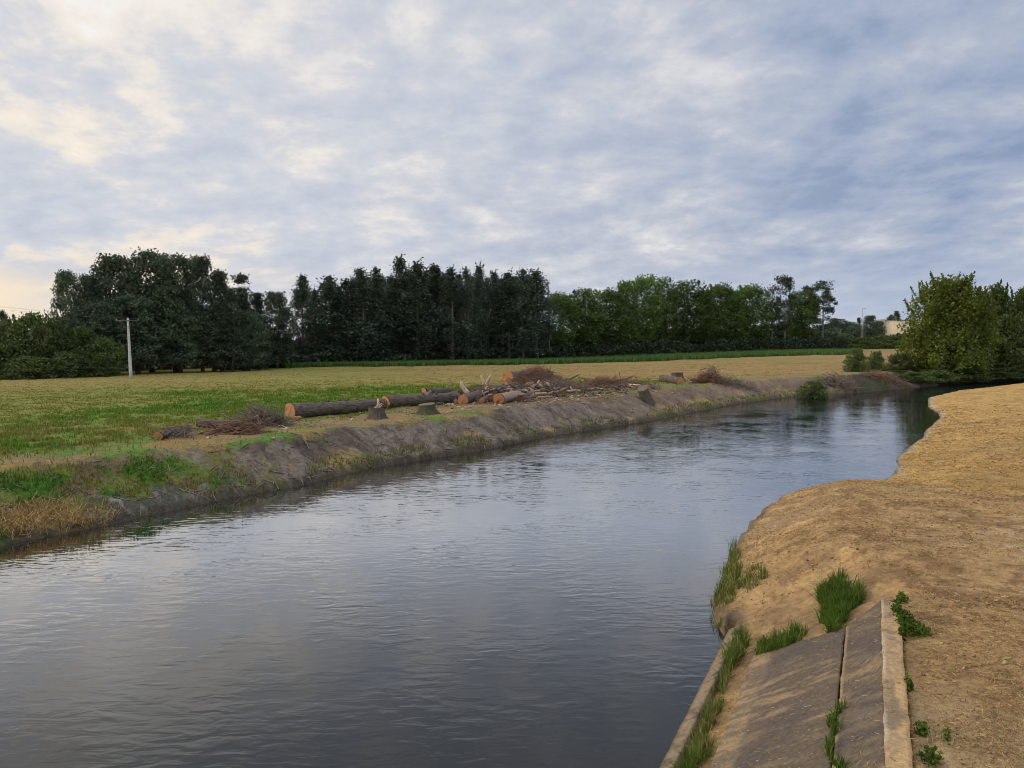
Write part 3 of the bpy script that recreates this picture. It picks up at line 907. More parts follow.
for px, top, y, wd, lb in [(915, 372, 104.6, 34, 'low leafy growth hanging over the water below the left half of the big round tree'),
                           (938, 370, 106.8, 40, 'low leafy growth hanging over the water below the right half of the big round tree'),
                           (966, 369, 109.6, 44, 'dark low growth along the water just beyond the sandy tip'),
                           (992, 368, 112.2, 44, 'dark low growth beyond the sand, under the trees at right'),
                           (1017, 366, 114.2, 44, 'dark low growth beyond the sand at the very right edge')]:
    plant_at('bush', 'bush', px, top, 0, y, wd, lb, 'bush', 'bushes on the far bank', variants=2)
h = hit(813, 398)
o = tree_of('bush', 'bush', trng, 2); o.location = (h[0], h[1], max(h[2], 0.1) - 0.1); s_ = 30 * h[1] / FPX / 6.0; o.scale = (s_ * 1.0, s_ * 1.0, s_ * 0.62)
tag(o, 'green leafy bush overhanging the water on the bare left bank', 'bush')

# ---- far things in the gap on the right
FAR = 'far trees in the gap before the big round tree'
for i, (px, top, D, wd, kind, lb) in enumerate([(838, 318, 330, 22, 'broad', 'far rounded tree touching the right end of the pine row'),
        (852, 322, 340, 20, 'broad', 'far low tree left of the lamp post'), (859, 316, 350, 8, 'spruce', 'far pointed tree just left of the lamp post'),
        (870, 316, 345, 18, 'broad', 'far rounded tree just right of the lamp post'), (879, 321, 350, 12, 'broad', 'far low tree beside the grey end of the pale building'),
        (897, 309, 395, 12, 'spruce', 'far dark conifer rising behind the pale building'), (891, 315, 395, 10, 'broad', 'far small tree behind the roof of the pale building'),
        (826, 324, 300, 24, 'broad', 'far low tree at the foot of the last pine')]):
    plant(kind, 'conifer_tree' if kind == 'spruce' else 'broadleaf_tree', px, top, D, wd, lb, group=FAR)
for px, top, D, wd, lb in [(838, 333, 262, 34, 'broad dark hedge bush below the far trees, left of the lamp post'), (862, 338, 258, 34, 'broad dark hedge bush at the foot of the lamp post'),
                           (884, 336, 262, 30, 'broad dark hedge bush under the pale building'), (905, 334, 262, 32, 'broad dark hedge bush right of the pale building')]:
    plant('bush', 'hedge_bush', px, top, D, wd, lb, 'bush', 'hedge bushes beyond the crop')

# ---- the wood behind the front trees, read as one mass, and the thicket at its foot
rng = np.random.default_rng(12)
pts = []
def scatter(n, px0, px1, dist, dd, topf, z0=0.2, wdt=1.0):
    px = rng.uniform(px0, px1, n)
    D = dist(px) + rng.uniform(0, dd, n)
    u = (px - 512) / FPX
    x = u * D
    gz = land(x, D, False)['z']
    top = topf(px, x, D)
    z = gz + z0 + (top - z0) * rng.random(n) ** 0.9
    return np.stack([x, D, z], 1)
fD = lambda px: np.interp(px, [40, 130, 300, 550, 830], [134, 136, 168, 198, 232])
fT = lambda px, x, D: np.interp(px, [40, 60, 150, 230, 262, 290, 310, 400, 540, 555, 640, 800, 835], [5, 11, 15, 12, 8, 6, 7, 10, 10, 8, 8, 8, 6]) * (0.72 + 0.4 * fbm(x, D * 0.2, 5.0, 3, 91))
pts = scatter(80000, 40, 838, fD, 16, fT)
v, f, tint = leaf_quads(pts, 0.6, rng)
tag(mesh_np('woods', v, f, M_LEAF['thicket'], None, False, None, tint), 'dark mass of woodland filling in behind the front rows of trees', 'woods', kind='stuff')
fD2 = lambda px: np.interp(px, [225, 300, 550, 830, 850], [137, 152, 181, 219, 222])
fT2 = lambda px, x, D: np.interp(px, [225, 300, 550, 700, 850], [2.0, 2.6, 3.4, 4.0, 4.5]) * (0.55 + 0.8 * fbm(x, D * 0.3, 3.5, 3, 92))
pts = scatter(34000, 225, 850, fD2, 7, fT2, 0.0)
v, f, tint = leaf_quads(pts, 0.42, rng)
tag(mesh_np('undergrowth', v, f, M_LEAF['thicket'], None, False, None, tint), 'dark leafy thicket along the foot of the tree rows', 'undergrowth', kind='stuff')

# ================================================================== pole, wires, building, lamp
M_CONCPOLE = solid_mat('pole_concrete', (0.52, 0.51, 0.49), (0.66, 0.65, 0.62), 2, 0.8, 0.1)
M_DARKMETAL = solid_mat('dark_metal', (0.10, 0.10, 0.10), (0.16, 0.16, 0.155), 5, 0.6, 0.1)
M_CERAMIC = solid_mat('insulator', (0.25, 0.22, 0.20), (0.32, 0.30, 0.28), 5, 0.3, 0.0)
base = at_z(131, 379, FIELD); D = base[1]
gz = ground_z(base[0], D); topz = at_depth(130, 318.5, D)[2]
HP = topz - gz
pole = empty('utility_pole', (base[0], D, gz), (0, R_(-0.9), R_(8)))
mb = MB(); s = np.linspace(0, 1, 7)
mb.tube(np.stack([0 * s, 0 * s, -0.3 + s * (HP + 0.3)], 1), 0.235 - 0.105 * s, 12); mb.build('shaft', M_CONCPOLE, pole, True)
mb = MB(); mb.box((-1.55, -0.22, HP - 0.36), (1.55, -0.13, HP - 0.24)); mb.build('crossarm', M_DARKMETAL, pole)
for sx in (-1, 1):
    mb = MB(); mb.tube([(sx * 0.95, -0.15, HP - 0.36), (0.06 * sx, -0.14, HP - 1.15)], 0.035, 5); mb.build('brace', M_DARKMETAL, pole)
for xx in (-1.4, 0.0, 1.4):
    mb = MB(); zz = HP - 0.24 if xx else HP
    mb.tube([(xx, -0.17 if xx else 0, zz), (xx, -0.17 if xx else 0, zz + 0.07), (xx, -0.17 if xx else 0, zz + 0.12), (xx, -0.17 if xx else 0, zz + 0.22)], [0.03, 0.075, 0.05, 0.03], 8); mb.build('insulator', M_CERAMIC, pole)
tag(pole, 'white concrete utility pole with a dark crossarm standing in the field before the left grove', 'utility pole')
lf = at_depth(0, 306, 100); dirv = (lf - np.array([base[0], D, topz])); dirv = dirv / np.linalg.norm(dirv[:2])
for k, off in enumerate((-1.4, 0.0, 1.4)):
    a = np.array([base[0] + off * 0.99, D - 0.17, topz - 0.03 if off else topz + 0.2])
    b = a + (lf - np.array([base[0], D, topz])) * 1.9
    s = np.linspace(0, 1, 16)
    P_ = a + (b - a) * s[:, None]; P_[:, 2] -= 4 * 0.25 * s * (1 - s)
    mb = MB(); mb.tube(P_, 0.007, 4); w_ = mb.build('power_line', M_DARKMETAL)
    tag(w_, ['thin overhead wire running left from the near end of the pole crossarm', 'thin overhead wire running left from the very top of the white pole', 'thin overhead wire running left from the far end of the pole crossarm'][k], 'wire', 'overhead wires of the white pole')

# pale flat-roofed building seen through the gap
M_CREAM = solid_mat('cream_render', (0.62, 0.52, 0.38), (0.72, 0.62, 0.46), 0.6, 0.9, 0.05)
M_GREYW = solid_mat('grey_render', (0.30, 0.30, 0.30), (0.40, 0.39, 0.38), 0.8, 0.9, 0.05)
M_ROOF = solid_mat('roof_sheet', (0.20, 0.20, 0.20), (0.28, 0.27, 0.26), 0.8, 0.8, 0.05)
D = 372.0
a = at_depth(883, 331, D); b = at_depth(904, 331, D); t_ = at_depth(892, 320.5, D)
gz = ground_z(a[0], D)
bld = empty('building', (a[0], D, gz), (0, 0, R_(-14)))
Hb = t_[2] - gz; Wb = (b[0] - a[0]) + 12
mb = MB(); mb.box((0.9, 0, -0.5), (Wb, 12, Hb)); mb.build('wall', M_CREAM, bld)
mb = MB(); mb.box((-0.6, -0.35, -0.5), (0.897, 12.3, Hb + 0.7)); mb.build('end_pier', M_GREYW, bld)
mb = MB(); mb.box((0.9, -0.25, Hb + 0.003), (Wb + 0.25, 12.25, Hb + 0.22)); mb.build('roof', M_ROOF, bld)
for k in range(3):
    mb = MB(); mb.box((4 + k * 7, -0.04, 1.2), (7 + k * 7, 0.05, 2.6)); mb.build('window', M_ROOF, bld)
tag(bld, 'pale cream flat-roofed building with a grey end pier, far beyond the crop', 'building')
a = at_depth(862, 331, 368); b = at_depth(881, 331, 368); gz = ground_z(a[0], 368)
mb = MB(); zt = at_depth(870, 332, 368)[2] - gz
n_ = 6
for k in range(n_):
    x0 = (b[0] - a[0]) / n_ * k
    mb.box((x0 + 0.1, 0.02, -0.3), (x0 + (b[0] - a[0]) / n_ - 0.1, 0.14, zt)); mb.box((x0 - 0.1, 0, -0.3), (x0 + 0.097, 0.2, zt + 0.15))
w_ = mb.build('concrete_fence', M_GREYW); w_.location = (a[0], 368, gz)
tag(w_, 'low grey panel fence between the lamp post and the pale building', 'fence')
D = 335.0
p0 = at_depth(862, 336, D); p1 = at_depth(862, 308.5, D); gz = ground_z(p0[0], D)
lamp = empty('street_lamp', (p0[0], D, gz)); Hl = p1[2] - gz
mb = MB(); mb.tube([(0, 0, -0.3), (0, 0, Hl * .5), (0, 0, Hl)], [0.19, 0.15, 0.11], 8); mb.build('post', M_GREYW, lamp, True)
mb = MB(); mb.tube([(0, 0, Hl - 0.1), (0.4, 0, Hl + 0.12), (1.0, 0, Hl + 0.15)], 0.07, 6); mb.build('arm', M_GREYW, lamp)
mb = MB(); mb.box((0.5, -0.3, Hl + 0.02), (1.5, 0.3, Hl + 0.24)); mb.build('lamp_head', M_GREYW, lamp)
tag(lamp, 'slim grey street lamp standing in the gap left of the pale building', 'street lamp')

# ================================================================== concrete lining of the right bank
NR = np.array([AX[1], -AX[0], 0.0])                  # horizontally away from the water
T0 = at_z(899, 768, 1.8); T1 = at_z(873, 604, 1.8)
WC = float(((T0 - TOE0) @ NR + (T1 - TOE0) @ NR) / 2)
def lining(s, p, lift=0.0):
    """a point of the lining: s metres along the bank, p metres in from the water's edge"""
    s, p = np.broadcast_arrays(np.asarray(s, float), np.asarray(p, float))
    z = np.where(p < WC, 0.10 + 1.70 * p / WC, 1.80)
    P_ = TOE0[:2] + s[..., None] * AX[:2] + p[..., None] * NR[:2]
    return np.concatenate([P_, (z + lift)[..., None]], -1)
def on_lining(px, py):
    d = ray(px, py); t = np.linspace(5, 40, 8000)
    P_ = np.array([0, 0, CAMZ]) + d * t[:, None]
    s = (P_[:, :2] - TOE0[:2]) @ AX[:2]; p = (P_[:, :2] - TOE0[:2]) @ NR[:2]
    z = np.where(p < WC, 0.10 + 1.70 * p / WC, 1.80)
    k = int(np.argmax(P_[:, 2] <= z)); return s[k], p[k]

CONC = np.array((0.122, 0.091, 0.062)); CONCL = np.array((0.195, 0.145, 0.092)); SANDW = np.array((0.46, 0.31, 0.155)); WHITE = np.array((0.56, 0.50, 0.42))
def conc_mat():
    m, t = new_mat('weathered_concrete')
    col = t.n('ShaderNodeVertexColor', {'layer_name': 'Col'}).outputs[0]
    co = t.n('ShaderNodeTexCoord').outputs['Object']
    f = t.noise(co, 14, 8, 0.75); g = t.noise(co, 70, 3, 0.6)
    k = t.math('MULTIPLY', t.math('MULTIPLY_ADD', t.math('SUBTRACT', f, .5), 1.9, 1.0), t.math('MULTIPLY_ADD', t.math('SUBTRACT', g, .5), 0.9, 1.0))
    vm = t.vmath('SCALE', col); t.put(vm.node.inputs['Scale'], k)
    b = t.n('ShaderNodeBump', Strength=0.6, Distance=0.012, Height=t.math('ADD', f, t.math('MULTIPLY', g, 0.4)))
    p = t.n('ShaderNodeBsdfPrincipled', Base_Color=vm, Roughness=0.92, Normal=b.outputs[0])
    p.inputs['Specular IOR Level'].default_value = 0.2
    finish(t, p.outputs[0]); return m
M_CONC = conc_mat()

def slab(name, parent, s0, s1a, s1b, p0, p1, lift, thick, colour, step=0.045, bumpy=0.012):
    """a slab of the lining; its far end runs from s1a (at p0) to s1b (at p1)"""
    n_s = int((max(s1a, s1b) - s0) / step); n_p = max(4, int((p1 - p0) / step))
    q = np.linspace(0, 1, n_p); r = np.linspace(0, 1, n_s)
    Q, Rr = np.meshgrid(q, r)
    p = p0 + (p1 - p0) * Q
    send = s1a + (s1b - s1a) * Q + (fbm(p, p * 0 + 3.3, 0.25, 3, 9) - 0.5) * 0.10
    s = s0 + (send - s0) * Rr
    edge_ = (np.exp(-(Q * (p1 - p0) / 0.05)) - np.exp(-((1 - Q) * (p1 - p0) / 0.05))) * (fbm(s, s * 0 + p0, 0.3, 5, 44, .65) - 0.35) * 0.05
    p = p + edge_
    wob = (fbm(s, p, 0.4, 4, 43) - 0.5) * bumpy * 2 - np.abs(edge_) * 0.3
    v = lining(s, p, lift + wob).reshape(-1, 3)
    c_ = colour(s.ravel(), p.ravel(), Q.ravel())
    idx = np.arange(n_s * n_p).reshape(n_s, n_p)
    f = np.stack([idx[:-1, :-1], idx[:-1, 1:], idx[1:, 1:], idx[1:, :-1]], -1).reshape(-1, 4)
    edge = np.concatenate([idx[0, :], idx[1:, -1], idx[-1, -2::-1], idx[-2:0:-1, 0]])
    ev = v[edge].copy(); ev[:, 2] -= thick
    n0 = len(v); m = len(edge); k = np.arange(m)
    fe = np.stack([edge[k], n0 + k, n0 + (k + 1) % m, edge[(k + 1) % m]], 1)
    return mesh_np(name, np.concatenate([v, ev]), [f, fe], M_CONC, parent, False, np.concatenate([c_, c_[edge]]))

def col_slab(s, p, q, seed, lowlight):
    n = len(s)
    a = fbm(s * 4.5 + 1.2 * fbm(s, p, 1.0, 3, 99 + seed), p * 1.1, 0.6, 6, 101 + seed, .72); b = fbm(s, p, 0.9, 4, 102 + seed); e = fbm(s * 2.2 + p * 0.4, p * 0.6, 0.9, 6, 103 + seed, .62)
    c_ = np.tile(CONC, (n, 1))
    c_ = mixc(c_, CONCL, sst(a, 0.50, 0.66) * 0.7)
    c_ = mixc(c_, SANDW, sst(e * .65 + a * .35, 0.56, 0.62) * 0.32)
    c_ = mixc(c_, np.array((0.085, 0.07, 0.062)), sst(b, 0.52, 0.68) * 0.55)
    if lowlight: c_ = mixc(c_, lerp(CONCL * 1.0, SANDW * 0.8, sst(a, .42, .6)), (1 - sst(q + (a - .5) * 0.14, 0.20, 0.25)) * 0.55)
    return c_

rev = empty('concrete_revetment', tuple(TOE0))
tag(rev, 'weathered concrete slab lining on the sloping right bank, bordered by a toe beam', 'embankment')
PJ = 0.5 * (on_lining(837, 648)[1] + on_lining(841, 766)[1])
sa, pa = on_lining(748, 659); sb, pb = on_lining(872, 605); sj, pj_ = on_lining(838, 632)
P0S = on_lining(711, 766)[1]
kids = []
kids.append(slab('lower_slab', rev, -13, sa, sj, P0S, PJ - 0.006, 0.03, 0.14, lambda s, p, q: col_slab(s, p, q, 0, True)))
kids.append(slab('upper_slab', rev, -13, sj + 0.05, sb, PJ + 0.006, WC + 0.03, 0.030, 0.14, lambda s, p, q: mixc(col_slab(s, p, q, 7, False), SANDW, (1 - sst(q, 0.0, 0.035)) * 0.6)))
def col_cap(s, p, q):
    c_ = np.tile(np.array((0.40, 0.27, 0.14)), (len(s), 1)); c_ = mixc(c_, CONCL, sst(fbm(s, p, .5, 5, 111, .65), .42, .6) * 0.75)
    c_ = mixc(c_, WHITE, (1 - sst(q, 0.06, 0.16)) * sst(fbm(s, p * 0, .6, 3, 112), .46, .58) * 0.5)
    return mixc(c_, SAND, sst(q + (fbm(s, p, .4, 4, 113) - .5) * 1.2, 0.6, 0.8))
kids.append(slab('cap', rev, -13, sb - 0.02, sb - 0.15, WC - 0.012, WC + 0.28, 0.052, 0.16, col_cap))
def col_toe(s, p, q):
    c_ = np.tile(np.array((0.25, 0.18, 0.11)), (len(s), 1)); c_ = mixc(c_, np.array((0.13, 0.10, 0.07)), sst(fbm(s, p, .25, 4, 121), .5, .7))
    return mixc(c_, np.array((0.09, 0.075, 0.05)), (1 - sst(q, 0, 0.10)) * 0.8)
brk = [-13, -9.2, -5.4, on_lining(678, 728)[0], on_lining(731, 632)[0]]
for k in range(4):
    s0, s1 = brk[k] + 0.012, brk[k + 1] - 0.012
    o = slab('toe_beam', rev, s0, s1, s1, 0.0, 0.27, 0.09, 0.5, col_toe, 0.05, 0.012)
    kids.append(o)
for o in kids: o.matrix_parent_inverse = rev.matrix_world.inverted() if False else Matrix.Translation(-TOE0)

# ================================================================== felled timber
M_LOGBARK = solid_mat('log_bark', (0.060, 0.046, 0.036), (0.20, 0.155, 0.125), 7, 0.95, 0.9, (0.35, 1.6, 1.6), 0.06)
M_PINKBARK = solid_mat('peeled_bark', (0.26, 0.165, 0.12), (0.42, 0.29, 0.22), 5, 0.85, 0.6, (0.5, 1.5, 1.5), 0.04)
M_PALEWOOD = solid_mat('split_wood', (0.45, 0.32, 0.20), (0.66, 0.52, 0.37), 6, 0.85, 0.4, (0.5, 3, 3), 0.02)
M_STUMPBARK = solid_mat('stump_bark', (0.07, 0.058, 0.045), (0.16, 0.13, 0.10), 7, 0.95, 0.9, (2.0, 2.0, 0.5), 0.06)
M_MOSSBARK = solid_mat('mossy_bark', (0.060, 0.070, 0.026), (0.12, 0.095, 0.065), 5, 0.95, 0.9, (1.5, 1.5, 0.6), 0.06)
M_TWIG = solid_mat('dry_twig', (0.13, 0.075, 0.052), (0.30, 0.175, 0.115), 3, 0.9, 0.2)
M_TWIGGREY = solid_mat('grey_twig', (0.13, 0.095, 0.07), (0.30, 0.235, 0.18), 3, 0.9, 0.2)
M_CHIP = solid_mat('wood_chip', (0.36, 0.24, 0.15), (0.56, 0.42, 0.28), 4, 0.9, 0.2)

def cut_mat(name, a, b):
    m, t = new_mat(name)
    co = t.n('ShaderNodeTexCoord').outputs['Object']
    wv = t.n('ShaderNodeTexWave', {'wave_type': 'RINGS', 'rings_direction': 'X'}, Vector=co, Scale=7.0, Distortion=2.5, Detail=3.0, Detail_Scale=2.0)
    nz = t.noise(co, 3.0, 4, 0.6)
    col = t.mix(t.math('MULTIPLY', wv.outputs[1], 0.45), a, b)
    col = t.mix(t.smooth(nz, 0.45, 0.75), col, tuple(x * 0.6 for x in a))
    p = t.n('ShaderNodeBsdfPrincipled', Base_Color=col, Roughness=0.8); finish(t, p.outputs[0]); return m
M_CUTOLD = cut_mat('old_cut_wood', (0.13, 0.095, 0.06), (0.25, 0.18, 0.11))
M_CUT = cut_mat('fresh_cut_wood', (0.50, 0.215, 0.085), (0.60, 0.34, 0.17))
M_CUTPALE = cut_mat('pale_cut_wood', (0.60, 0.43, 0.27), (0.72, 0.57, 0.40))

def log_thing(c0, c1, r0, r1, label, seed, bark=None, cut=None, name='log', group='felled logs on the bank', knots=3, splinter=False):
    """a log lying from ground point c0 to c1; c0's end shows its cut face"""
    rng = np.random.default_rng(seed)
    c0 = np.array(c0, float); c1 = np.array(c1, float)
    a = c0 + (0, 0, r0 * 0.93); b = c1 + (0, 0, r1 * 0.93)
    L = float(np.linalg.norm(b - a)); d = Vector((b - a) / L)
    root = empty(name, tuple(a)); root.rotation_euler = d.to_track_quat('X', 'Z').to_euler()
    m, sd_ = max(8, int(L / 0.35)), 22
    s = np.linspace(0, 1, m); th = np.arange(sd_) / sd_ * 2 * math.pi
    S, T = np.meshgrid(s, th, indexing='ij')
    lump = 1 + (fbm(S * L + 5 * seed, np.abs(T - math.pi) * 1.2, 0.9, 5, seed, .6) - 0.5) * 0.50
    rr = (r0 + (r1 - r0) * S) * lump * (1 + 0.10 * np.exp(-S * L / 0.6) * (r0 > 0.3))
    bow = 0.04 * L * np.sin(S * math.pi) * rng.uniform(-1, 1)
    v = np.stack([S * L, np.cos(T) * rr + bow, np.sin(T) * rr], -1)
    idx = np.arange(m * sd_).reshape(m, sd_)
    f = np.stack([idx[:-1], np.roll(idx[:-1], -1, 1), np.roll(idx[1:], -1, 1), idx[1:]], -1).reshape(-1, 4)
    mesh_np('bark', v.reshape(-1, 3), f, bark or M_LOGBARK, root, True)
    for end, x0, sg in ((0, -0.004, -1), (m - 1, L + 0.004, 1)):
        ring = v[end].copy(); ring[:, 0] = x0
        ctr = ring.mean(0)
        inner = ctr + (ring - ctr) * 0.55; ring[:, 0] += sg * np.abs(ring[:, 2] + r0) * rng.uniform(-.05, .22) * (sg < 0) + rng.uniform(-.03, .03, sd_) * min(1, r0 * 2); inner[:, 0] = ring[:, 0].mean() * .4 + ring[:, 0] * .6 + sg * 0.012 + rng.uniform(-0.02, 0.02, sd_)
        ctr[0] = ring[:, 0].mean() + sg * 0.015
        vv = np.concatenate([ring, inner, ctr[None]]); k = np.arange(sd_); k2 = (k + 1) % sd_
        q4 = np.stack([k, k2, sd_ + k2, sd_ + k], 1); q3 = np.stack([sd_ + k, sd_ + k2, np.full(sd_, 2 * sd_)], 1)
        if sg < 0: q4 = q4[:, ::-1]; q3 = q3[:, ::-1]
        mesh_np('cut_face', vv, [q4, q3], cut or M_CUT, root)
    for _ in range(knots):
        x_ = rng.uniform(0.25, 0.9) * L; t_ = rng.uniform(0.2, 2.9); r_ = r0 + (r1 - r0) * x_ / L
        p = np.array([x_, math.cos(t_) * r_ * .9, math.sin(t_) * r_ * .9]); o_ = np.array([rng.uniform(.1, .5), math.cos(t_), math.sin(t_)])
        kn = MB(); kn.tube([p, p + o_ * r_ * 0.45], [r_ * .24, r_ * .17], 8); kn.build('branch_stub', bark or M_LOGBARK, root, False)
    if splinter:
        sp = MB()
        for k in range(9):
            y_ = rng.uniform(-0.75, 0.75) * r0; z_ = rng.uniform(-0.8, 0.6) * r0
            sp.tube([(0.05, y_, z_), (-rng.uniform(.1, .45) * r0 * 1.3, y_ * 1.0, z_ + rng.uniform(-.05, .05))], [r0 * .2, 0.012], 5)
        sp.build('splinters', cut or M_CUT, root)
    tag(root, label, 'log', group); return root

def gpx(px, py): 
    h = hit(px, py); return h
def pxr(px, py, r): return r * hit(px, py)[1] / FPX

def log_px(p0, p1, r0, r1, label, seed, **k):
    c0 = hit(*p0); c1 = hit(*p1)
    return log_thing(c0, c1, r0 * .86 * c0[1] / FPX, r1 * .86 * c1[1] / FPX, label, seed, **k)
log_px((159, 440), (187, 432), 5.2, 4.6, 'short log at the far left end of the timber, half sunk in grass', 1)
log_px((199, 428), (229, 428), 5.6, 4.8, 'short log with a round orange cut end, second from the left', 2)
log_px((290, 418.5), (384, 409), 8.8, 6.4, 'longest and thickest log, big orange cut face towards the grass at left', 3, knots=4)
log_px((386, 408), (458, 402), 7.2, 5.6, 'long log with a ragged orange end, between the two stumps', 4, splinter=True)
log_px((425, 396), (452, 394.5), 4.8, 4.2, 'log with a bright round end lying behind the mossy stump', 5, knots=2)
log_px((463, 404.5), (486, 396), 5.6, 4.4, 'log with a round orange end just left of the peeled pinkish log', 6, knots=1)
log_px((482, 403.5), (503, 394), 3.4, 3.0, 'thin log squeezed in beside the peeled pinkish log', 7, knots=0)
log_px((499, 404), (531, 396), 6.2, 5.0, 'peeled pinkish log with a round end, at the front of the timber heap', 8, bark=M_PINKBARK, knots=2)
log_px((486, 394), (515, 391), 5.0, 3.6, 'pale-ended log lying across the heap below the forked branch', 9, cut=M_CUTPALE, knots=1)
log_px((508, 382), (534, 378), 6.0, 5.0, 'log with an orange end sticking out of the left side of the big brush pile', 10, knots=0)
log_px((680, 384.5), (662, 381.5), 4.0, 4.0, 'short log with a small orange face beside the reddish brush heap', 11, knots=1)
log_px((446, 400), (468, 392), 4.0, 3.4, 'dark log lying in the shade of the heap behind the round orange end', 12, knots=1)
log_px((648, 389), (606, 384), 2.2, 2.0, 'slim pale pole of wood lying towards the leaning stump on the bank top', 13, bark=M_PALEWOOD, cut=M_CUTPALE, knots=0)
log_px((218, 432), (212, 433.5), 2.6, 2.4, 'small orange offcut lying among the branches beside the second log', 14, bark=M_CUT, knots=0)
log_px((294, 421), (300, 419), 2.6, 2.0, 'orange offcut wedge lying under the cut face of the longest log', 15, bark=M_CUT, knots=0)

def stump(px, py, w, h, label, seed, bark=None, tilt=(0, 0), cut=None, flare=0.5, sink=0.1, splinter=0.0):
    c = hit(px, py); k = c[1] / FPX
    rng = np.random.default_rng(seed)
    R0 = w * k / 2; H = h * k
    root = empty('tree_stump', tuple(c - (0, 0, sink)), (tilt[0], tilt[1], rng.uniform(0, 6)))
    m, sd_ = 9, 26
    s = np.linspace(0, 1, m); th = np.arange(sd_) / sd_ * 2 * math.pi
    S, T = np.meshgrid(s, th, indexing='ij')
    roots = 0.5 + 0.5 * np.sin(T * 5 + 1.5 * np.sin(T * 2 + seed))
    rr = R0 * (0.72 + flare * (1 - S) ** 2.4 * (0.35 + 0.9 * roots)) * (1 + (fbm(T * 1.0, S * 2, .7, 3, seed) - .5) * .2 * (1 - np.abs(T / math.pi - 1)))
    top = H * (1 + 0.10 * np.sin(T + seed))
    v = np.stack([np.cos(T) * rr, np.sin(T) * rr, -0.15 + S * (top + sink + .15)], -1)
    idx = np.arange(m * sd_).reshape(m, sd_)
    f = np.stack([idx[:-1], np.roll(idx[:-1], -1, 1), np.roll(idx[1:], -1, 1), idx[1:]], -1).reshape(-1, 4)
    mesh_np('bark', v.reshape(-1, 3), f, bark or M_STUMPBARK, root, True)
    ring = v[-1].copy(); ring[:, 2] += 0.004; ctr = ring.mean(0); ctr[2] += 0.02
    kk = np.arange(sd_)
    mesh_np('cut_face', np.concatenate([ring, ctr[None]]), np.stack([kk, (kk + 1) % sd_, np.full(sd_, sd_)], 1), cut or M_CUTPALE, root)
    if splinter:
        mb = MB()
        mb.tube([(-R0 * .55, 0, H + sink - .05), (-R0 * .58, 0, H + sink + splinter * k)], [0.10, 0.05], 5)
        for j in range(5): mb.tube([(-R0 * .5, rng.uniform(-.3, .3), H + sink - .05), (-R0 * .5, rng.uniform(-.3, .3), H + sink + rng.uniform(.2, .6) * splinter * k)], [0.05, 0.015], 4)
        mb.build('splinters', M_CUTPALE, root)
    tag(root, label, 'stump', 'stumps along the bank top'); return root
stump(377, 418.5, 23, 10.5, 'flat-topped grey stump with an upright splinter, in front of the ragged log', 21, splinter=9, cut=M_CUTOLD)
stump(427, 414, 24, 10, 'mossy root-flared stump surrounded by grass, right of the flat-topped one', 22, bark=M_MOSSBARK, flare=0.8, cut=M_CUTOLD)
stump(648, 402, 15, 15, 'dark leaning stump on the bank edge above orange soil', 23, tilt=(0.25, 0.3), flare=0.4, cut=M_CUTOLD)
stump(677, 381, 16, 8, 'low wide stump beside the reddish brush heap at the right', 24, flare=0.7, cut=M_CUTOLD)

def stick(pts_px, r, label, mat, name='broken_branch', lift=None):
    """a bare branch; pts_px: (px, py of its ground point, height in px above it)"""
    v = []
    for px, py, hpx in pts_px:
        h = hit(px, py); v.append(h + (0, 0, hpx * h[1] / FPX + 0.03))
    v = np.array(v); v[:, 1] = v[0, 1] + (v[:, 1] - v[0, 1]) * 0.6
    d0 = v[0].copy()
    rng = np.random.default_rng(len(label)); k = d0[1] / FPX
    s = np.linspace(0, 1, 7); P_ = np.stack([np.interp(s, np.linspace(0, 1, len(v)), v[:, j]) for j in range(3)], 1) + rng.normal(size=(7, 3)) * 0.02
    mb = MB(); mb.tube(P_ - d0, np.interp(s, [0, .8, 1], [r * k, r * k * .7, r * k * .4]), 8, rough=.15, rng=rng)
    o = mb.build(name, mat, None, False); o.location = tuple(d0)
    tag(o, label, 'branch', 'broken branches of the timber heap'); return o
stick([(469, 398, 4), (463, 398, 10), (461.5, 398, 16)], 2.6, 'pale split stick rising at a slant above the round orange log end', M_PALEWOOD)
stick([(485, 393, 3), (484, 393, 10), (481, 393, 17)], 1.9, 'left prong of the pale forked branch standing up from the heap', M_PALEWOOD)
stick([(485, 392.5, 3), (487, 392.5, 10), (491, 392.5, 17)], 1.7, 'right prong of the pale forked branch standing up from the heap', M_PALEWOOD)
stick([(563, 386, 3), (570, 384, 6), (578, 383, 9)], 1.1, 'dark branch rising to the right out of the big brush pile', M_LOGBARK)
stick([(545, 392, 1), (556, 390, 2), (566, 390, 1)], 1.2, 'pale bare branch lying in front of the big brush pile', M_PALEWOOD)
stick([(540, 388, 2), (552, 388, 3), (561, 392, 1)], 1.1, 'pinkish bare branch lying slantwise below the big brush pile', M_PINKBARK)
stick([(572, 388, 1), (592, 386, 2), (612, 386, 1)], 1.1, 'long pale branch lying along the low brush right of the big pile', M_PALEWOOD)
stick([(600, 388, 1), (616, 386, 2), (632, 387, 1)], 1.0, 'pinkish branch lying at the right end of the low brush', M_PINKBARK)

